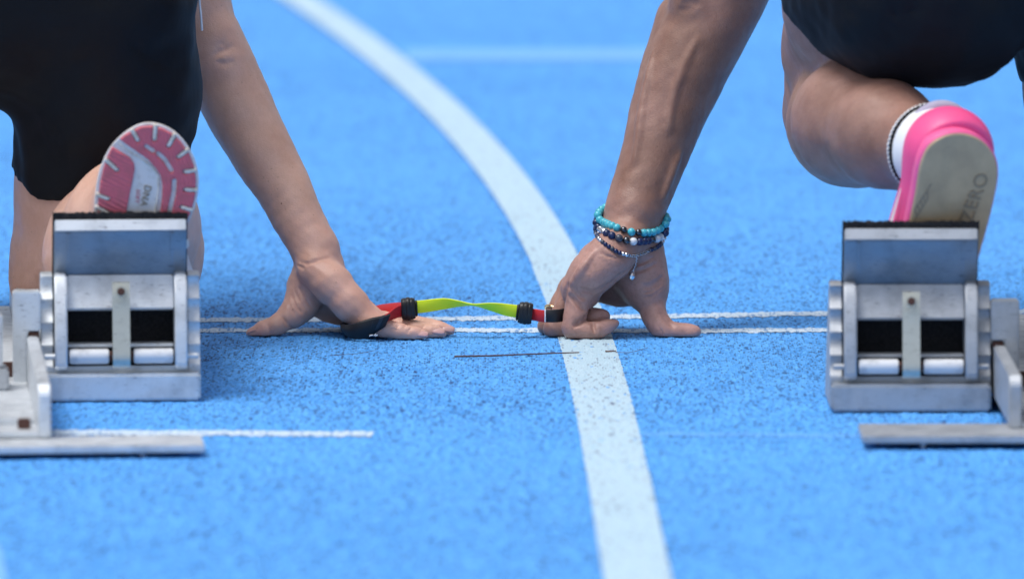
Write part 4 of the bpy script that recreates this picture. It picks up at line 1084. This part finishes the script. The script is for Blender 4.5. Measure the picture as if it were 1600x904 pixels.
# sock with a dark knitted edge
def sock(person):
    a, b = P(1464, 236, 7.490), P(1440, 230, 7.522)
    g = Field(ruler((0.26, 0.46, 0.0018)), ruler((7.38, 7.66, 0.0018)), ruler((0.10, 0.32, 0.0018)))
    g.seg(a, 0.0372, b, 0.0384, 0.004); g.seg(b, 0.0384, P(1415, 223, 7.55), 0.0390, 0.004)
    d = P(1385, 208, 7.585) - P(1440, 222, 7.52); d /= np.linalg.norm(d)
    X, Y, Z = g._grid((slice(None),) * 3); e = P(1462, 235, 7.492)
    g.F = np.maximum(g.F, ((X - e[0]) * d[0] + (Y - e[1]) * d[1] + (Z - e[2]) * d[2]).astype(np.float32) - 0.010)
    so_ = link('sock', g.mesh('sock', 2), white_fab, person)
    u = np.cross(d, (0, 0, 1.0)); u /= np.linalg.norm(u); v = np.cross(d, u)
    c = e + d * 0.0095
    for off, m, r0, nm in ((0.0, blackthread, 0.0016, 'knitted_edge'), (0.0038, white_fab, 0.0014, 'welt')):
        n = 400; t = np.linspace(0, 2 * math.pi, n)
        pts = c + d * off + np.outer(np.cos(t), u) * 0.0374 + np.outer(np.sin(t), v) * 0.0374
        rad = r0 * (1 + (0.28 if off == 0 else 0.2) * np.sign(np.sin(t * 62)))
        link(nm, tube_mesh(nm, pts, rad, 6), m, so_)
sock(runner2)

# ------------------------------------------------------------------ guide tether between the two hands
def tether():
    root = empty('tether', tuple(G(735, 520))); world_parent(root)
    tag(root, 'yellow-green and red guide tether with black sliders, looped between the two hands', 'tether')
    up = np.array([0, 0, 1.0])
    c = [P(644, 480, 7.962), P(665, 478, 7.962), P(692, 474.5, 7.961), P(716, 474, 7.960), P(740, 476, 7.959), P(768, 479.5, 7.959), P(792, 484, 7.960), P(815, 487, 7.961)]
    wd = [(0.05, -0.10, 1), (0.03, -0.18, 1), (0.0, -0.45, 0.95), (-0.08, -0.85, 0.55), (-0.12, -1.0, 0.22), (-0.10, -0.70, 0.70), (-0.05, -0.25, 0.97), (0, -0.05, 1)]
    link('yellow_strap', ribbon_mesh('yellow_strap', c, wd, [0.0058] * 8, 0.0013, 90), tape_y, root)
    def slider(px, py, Y, dx, dy):
        c = P(px, py, Y); e = P(px + dx, py + dy, Y) - c; e /= np.linalg.norm(e)
        f = Field(np.arange(-0.012, 0.012, 0.0006), np.arange(-0.014, 0.014, 0.0006), np.arange(-0.014, 0.014, 0.0006))
        X, Y_, Z = f._grid((slice(None),) * 3)
        rr = ((np.abs(Y_) / 0.0085) ** 3 + (np.abs(Z) / 0.0102) ** 3) ** (1 / 3.0) - 1
        d = np.maximum(rr * 0.0085 + 0.26 * np.maximum(np.abs(X) - 0.0020, 0), np.abs(X) - 0.0062)
        groove = 0.0007 - np.sqrt((np.abs(X) - 0.0022) ** 2 + (rr * 0.009) ** 2)
        f.F = np.maximum(d, groove).astype(np.float32) + 0 * (Y_ + Z).astype(np.float32)
        V, F = surface_nets(f.F, f.x, f.y, f.z); V = laplace(V, F, 1)
        v = np.array([0, 1.0, 0]) - e * e[1]; v /= np.linalg.norm(v); w = np.cross(e, v)
        M = np.stack([e, v, w], 1)
        s = link('slider', mesh_np('slider', V @ M.T + c, F), knob, root)
        sg = 1 if px < 730 else -1
        b = bmesh.new(); q = merge_bm(b, box(-0.0012, 0.0012, -0.0022, 0.0022, -0.0072, 0.0072, 0.0006))
        MM = Matrix(((e[0], v[0], w[0], 0), (e[1], v[1], w[1], 0), (e[2], v[2], w[2], 0), (0, 0, 0, 1)))
        bmesh.ops.transform(q, matrix=Matrix.Translation(c + e * sg * 0.0070) @ MM, verts=q.verts)
        link('slider_lip', bm_mesh('slider_lip', q), knob, s)
    slider(638, 482, 7.962, 10, -0.6); slider(821, 489, 7.961, 10, 1.2)
    # loop round the flat hand
    link('red_strap', ribbon_mesh('red_strap', [P(634, 484, 7.960), P(624, 486, 7.955), P(613, 491, 7.946), P(604, 497, 7.938), P(597, 501, 7.9345)],
         [(0.0, -0.1, 1), (0.05, -0.15, 1), (0.25, -0.2, 0.95), (0.40, -0.2, 0.9), (0.42, -0.15, 0.9)], [0.0052, 0.0054, 0.0057, 0.0058, 0.0058], 0.0013, 40), tape_r, root)
    link('red_strap', ribbon_mesh('red_strap', [P(634, 481, 7.964), P(620, 481, 7.985), P(604, 483, 8.004), P(588, 486, 8.022), P(572, 492, 8.036), P(556, 500, 8.040)],
         [(0.0, 0.25, 1), (0.05, 0.45, 0.9), (0.1, 0.5, 0.85), (0.2, 0.4, 0.9), (0.2, 0.2, 0.9), (0.2, 0.1, 0.9)], [0.0050, 0.0052, 0.0055, 0.0056, 0.0056, 0.0056], 0.0013, 40), tape_r, root)
    sl_c = [P(604, 499.5, 7.9365), P(594, 505, 7.9335), P(578, 511.8, 7.931), P(560, 516, 7.931), P(547, 516.5, 7.936), P(537.5, 512.5, 7.946), P(536, 510.5, 7.962), P(542, 512, 7.985), P(548, 508, 8.01), P(556, 503, 8.035)]
    sl_w = [(0.40, -0.15, 0.9), (0.34, -0.15, 0.9), (0.22, -0.2, 0.95), (0.10, -0.2, 1), (0.0, -0.1, 1), (-0.1, 0.0, 1), (-0.15, 0.1, 1), (-0.1, 0.1, 1), (0, 0.1, 1), (0, 0.1, 1)]
    slv = link('black_sleeve', ribbon_mesh('black_sleeve', sl_c, sl_w, [0.0060, 0.0072, 0.0092, 0.0080, 0.0058, 0.0032, 0.0034, 0.006, 0.006, 0.006], 0.0042, 90), tape_b, root)
    pc = [c - np.array([0, 0.0024, 0]) for c in (P(601.5, 500.5, 7.9357), P(594, 504, 7.9335), P(586, 506.8, 7.9321), P(580, 508.8, 7.9313))]
    link('grey_patch', ribbon_mesh('grey_patch', pc, [(0.39, -0.15, 0.9), (0.34, -0.15, 0.9), (0.28, -0.17, 0.92), (0.24, -0.2, 0.95)], [0.0058] * 4, 0.0006, 20), tape_b2, slv)
    for k, (a, b) in enumerate((((577, 524.5), (583, 523.3)), ((584, 524.6), (587.5, 521.8)), ((586.5, 525), (590, 523.2)))):
        link('printed_mark', ribbon_mesh('printed_mark', [P(*a, 7.9250), P((a[0] + b[0]) / 2, (a[1] + b[1]) / 2 - .3, 7.9248), P(*b, 7.9250)], [(0, 0, 1)] * 3, [0.0006] * 3, 0.0004, 8), white_print, slv)
    # short end held under the curled fingers
    link('red_strap', ribbon_mesh('red_strap', [P(824, 489.5, 7.961), P(836, 491.5, 7.958), P(846, 493.3, 7.955), P(856, 494, 7.9535)], [(0, -.05, 1)] * 4, [0.0052, 0.0053, 0.0054, 0.0054], 0.0013, 30), tape_r, root)
    link('black_sleeve', ribbon_mesh('black_sleeve', [P(852.5, 493, 7.9530), P(862, 493.5, 7.9520), P(872, 493, 7.9535), P(881, 491.5, 7.960), P(889, 489, 7.972), P(896, 487, 7.99)], [(0, -.05, 1)] * 6, [0.0057] * 6, 0.0022, 40), tape_b, root)
    link('pale_edge', ribbon_mesh('pale_edge', [P(851.2, 493, 7.9520), P(852.0, 493, 7.9514), P(852.8, 493, 7.9512)], [(0, -.05, 1)] * 3, [0.0056] * 3, 0.0008, 6), white_fab, root)
tether()

# ------------------------------------------------------------------ bracelets and ring
def uv_mesh(name, r, seg=16, rings=10):
    bm = bmesh.new(); bmesh.ops.create_uvsphere(bm, u_segments=seg, v_segments=rings, radius=r); me = bm_mesh(name, bm)
    me.polygons.foreach_set('use_smooth', np.ones(len(me.polygons), bool)); return me
def wrist_path(front, r, back_y, back_dy):
    """closed loop round the wrist: pixels of the visible half laid on the skin, the far half an arc"""
    c = smooth_curve(np.c_[np.array(front, float), np.zeros(len(front))], 60)[:, :2]; Y = []
    for q in c:
        hp = FIELD2.hit(*q, 7.85, 8.06); Y.append(np.nan if hp is None else hp[1] - r * 0.75)
    Y = np.array(Y); ok = ~np.isnan(Y); Y[~ok] = 7.990; i = np.arange(60)
    Y = np.minimum(Y, 7.990)
    for _ in range(4): Y[1:-1] = np.minimum((Y[:-2] + Y[1:-1] + Y[2:]) / 3, Y[1:-1] + 0.0006)
    pts = [P(*q, y) for q, y in zip(c, Y)]
    A, B = np.array(pts[0]), np.array(pts[-1])
    t = np.linspace(0, math.pi, 42)[1:-1]
    m = (A + B) / 2; hw = (B - A) / 2
    arc = [m + hw * math.cos(q) + np.array([0, (back_y - m[1]) * math.sin(q), back_dy * math.sin(q)]) for q in t]
    return np.array(pts + arc + [A])
def bracelet(label, path, r, pick, gap=0.97, skip=None):
    cen = path[:-1].mean(0); root = empty('bracelet', tuple(cen)); world_parent(root)
    tag(root, label, 'bracelet', 'bracelets on the tanned wrist')
    s = np.r_[0, np.cumsum(np.linalg.norm(np.diff(path, axis=0), axis=1))]
    link('cord', tube_mesh('cord', path, 0.0006, 6), cord_m, root)
    n = int(round(s[-1] / (2 * r * gap))); meshes = {}
    for i in range(n):
        d = (i + 0.5) * s[-1] / n; p = np.array([np.interp(d, s, path[:, k]) for k in range(3)])
        px = 800 + p[0] / (p[1] * CP - (p[2] - CAMH) * SP) * FPX; fr = p[1] < 7.9905
        if skip and fr and skip[0] < px < skip[1]: continue
        m, sc = pick(px, fr, i)
        if m.name not in meshes:
            me = uv_mesh('bead', r); me.materials.append(m); meshes[m.name] = me
        o = bpy.data.objects.new('bead', meshes[m.name]); COL.objects.link(o); o.parent = root; o.matrix_parent_inverse = WORLDINV[root.name]
        o.location = p; o.scale = (sc, sc, sc); o.rotation_euler = (random.random() * 3, random.random() * 3, random.random() * 3)
    return root
def pick1(px, front, i):
    if front and (967 < px < 979 or 994 < px < 1003): return hema, 0.85
    return turq, 1.0
path1 = wrist_path([(934, 338), (937, 343), (943, 347), (951, 350.5), (962, 355), (973, 358.5), (987, 362.5), (999, 363), (1008.5, 364), (1018.6, 363), (1026.5, 360), (1033, 356), (1039, 351), (1043, 345)], 0.0037, 8.026, 0.010)
bracelet('turquoise stone bead bracelet, uppermost on the tanned wrist', path1, 0.0037, pick1)
def pick2(px, front, i):
    if not front: return lapis, 0.9
    if 936 < px < 946: return silver, 1.0
    if 983 < px < 994 or 1024 < px < 1032: return howl, 1.0
    if 969 < px < 983: return hema, 0.95
    if 1015 < px < 1024: return hema, 0.8
    return (slate if 957 < px < 969 else lapis), 1.0
path2 = wrist_path([(931, 350), (935, 355), (942, 361), (951, 366), (963, 370.5), (976, 375), (989, 377), (1000.6, 377.5), (1010.7, 376), (1020.7, 374), (1028, 372.5), (1035, 368), (1041, 362)], 0.0037, 8.026, 0.011)
bracelet('dark blue and white bead bracelet between the turquoise and the thin one', path2, 0.0037, pick2)
def pick3(px, front, i): return (silver if i % 8 in (2, 3) else (lapis if i % 3 else slate)), 1.0
path3 = wrist_path([(930, 360), (932, 366), (936, 373), (944, 380), (954.6, 387), (964.6, 393), (977.6, 397.7), (990.5, 399.5), (1002, 396.5), (1015, 391), (1025, 387), (1033, 381), (1038, 373)], 0.0021, 8.026, 0.016)
b3 = bracelet('thin dark bead bracelet with a silver chain and hanging pendant', path3, 0.0021, pick3, 0.9, (979, 1017))
def chain_links(pts, r, parent):
    c = smooth_curve(pts, 200); s = np.r_[0, np.cumsum(np.linalg.norm(np.diff(c, axis=0), axis=1))]
    n = int(s[-1] / (r * 2.2)) + 1; me = None
    for i in range(n):
        k = int(np.searchsorted(s, min(i * r * 2.2, s[-1] - 1e-6))); k = min(max(k, 1), len(c) - 2); d = Vector(c[k + 1] - c[k - 1]).normalized()
        if me is None:
            th = np.linspace(0, 2 * math.pi, 15); me = tube_mesh('chain_link', np.c_[1.6 * r * np.cos(th), r * 0.9 * np.sin(th), 0 * th], r * 0.33, 6); me.materials.append(silver)
        o = bpy.data.objects.new('chain_link', me); COL.objects.link(o); o.parent = parent; o.matrix_parent_inverse = WORLDINV[parent.name]
        q = d.to_track_quat('X', 'Z').to_matrix().to_4x4() @ Matrix.Rotation(R(35 + 80 * (i % 2)), 4, 'X')
        o.matrix_basis = Matrix.Translation(c[k]) @ q
fpx = np.array([800 + p[0] / (p[1] * CP - (p[2] - CAMH) * SP) * FPX for p in path3[:60]])
sel = path3[:60][(fpx > 977) & (fpx < 1019)]
chain_links(sel, 0.0013, b3)
def on_skin(px, py, off):
    q = FIELD2.hit(px, py, 7.85, 8.06); return q - np.array([0, off, 0])
top = path3[:60][int(np.argmin(abs(fpx - 995)))]
low = on_skin(990.5, 420, 0.003); low = np.array([low[0], min(low[1], top[1] + 0.012), low[2]])
yl = min(low[1], on_skin(987.5, 431, 0.004)[1])
chain_links([top, P(994, 408, (top[1] + yl) / 2), P(991.5, 417, yl), P(988.8, 425.5, yl)], 0.0011, b3)
pm = uv_mesh('pendant', 0.0032, 16, 10); pm.materials.append(silver)
o = bpy.data.objects.new('pendant', pm); COL.objects.link(o); o.parent = b3; o.matrix_parent_inverse = WORLDINV[b3.name]; o.location = P(987.3, 431, yl); o.scale = (0.9, 0.5, 1.15)

def gold_ring():
    c = P(866.5, 491, 7.9945) ; d = P(863, 496, 7.993) - P(878, 472, 8.0); d /= np.linalg.norm(d)
    c = P(868, 488, 7.9955)
    u = np.cross(d, (0, 1.0, 0)); u /= np.linalg.norm(u); v = np.cross(d, u); t = np.linspace(0, 2 * math.pi, 49)
    me = tube_mesh('finger_ring', c + np.outer(np.cos(t), u) * 0.0103 + np.outer(np.sin(t), v) * 0.0103, 0.0013, 10)
    tag(link('finger_ring', me, gold), 'gold ring on a curled finger above the black tether sleeve', 'ring')
gold_ring()

# ------------------------------------------------------------------ debris on the track
def twig(pts, r, label, zs=None):
    g = np.array([G(*q) for q in pts]); c = smooth_curve(g, 40)
    c[:, 2] = relief(c[:, 0], c[:, 1]).clip(0) + r * 0.8 + 0.0006
    c[:, 2] = np.convolve(np.pad(c[:, 2], 4, 'edge'), np.ones(9) / 9, 'valid') + 0.0003
    rad = r * (0.55 + 0.45 * np.linspace(1, 0.25, 40)) * (1 + 0.2 * RNG.random(40))
    return tag(link('twig', tube_mesh('twig', c, rad, 6), twig_m), label, 'twig', 'dry twigs on the track')
twig([(710, 559.5), (760, 558.5), (810, 556.5), (860, 554.5), (905, 553)], 0.0008, 'long straight brown twig lying up to the wide white lane line')
twig([(516, 557), (540, 555.5), (562, 553.5), (586, 549)], 0.00025, 'hair-thin curved brown twig in front of the flat hand')
twig([(946, 551), (955, 551.3), (962, 550.5)], 0.0007, 'tiny brown twig at the edge of the wide white lane line')
twig([(962, 552), (985, 552), (1004, 547), (1013, 544.5)], 0.00025, 'thin brown twig on blue track in front of the thumb')
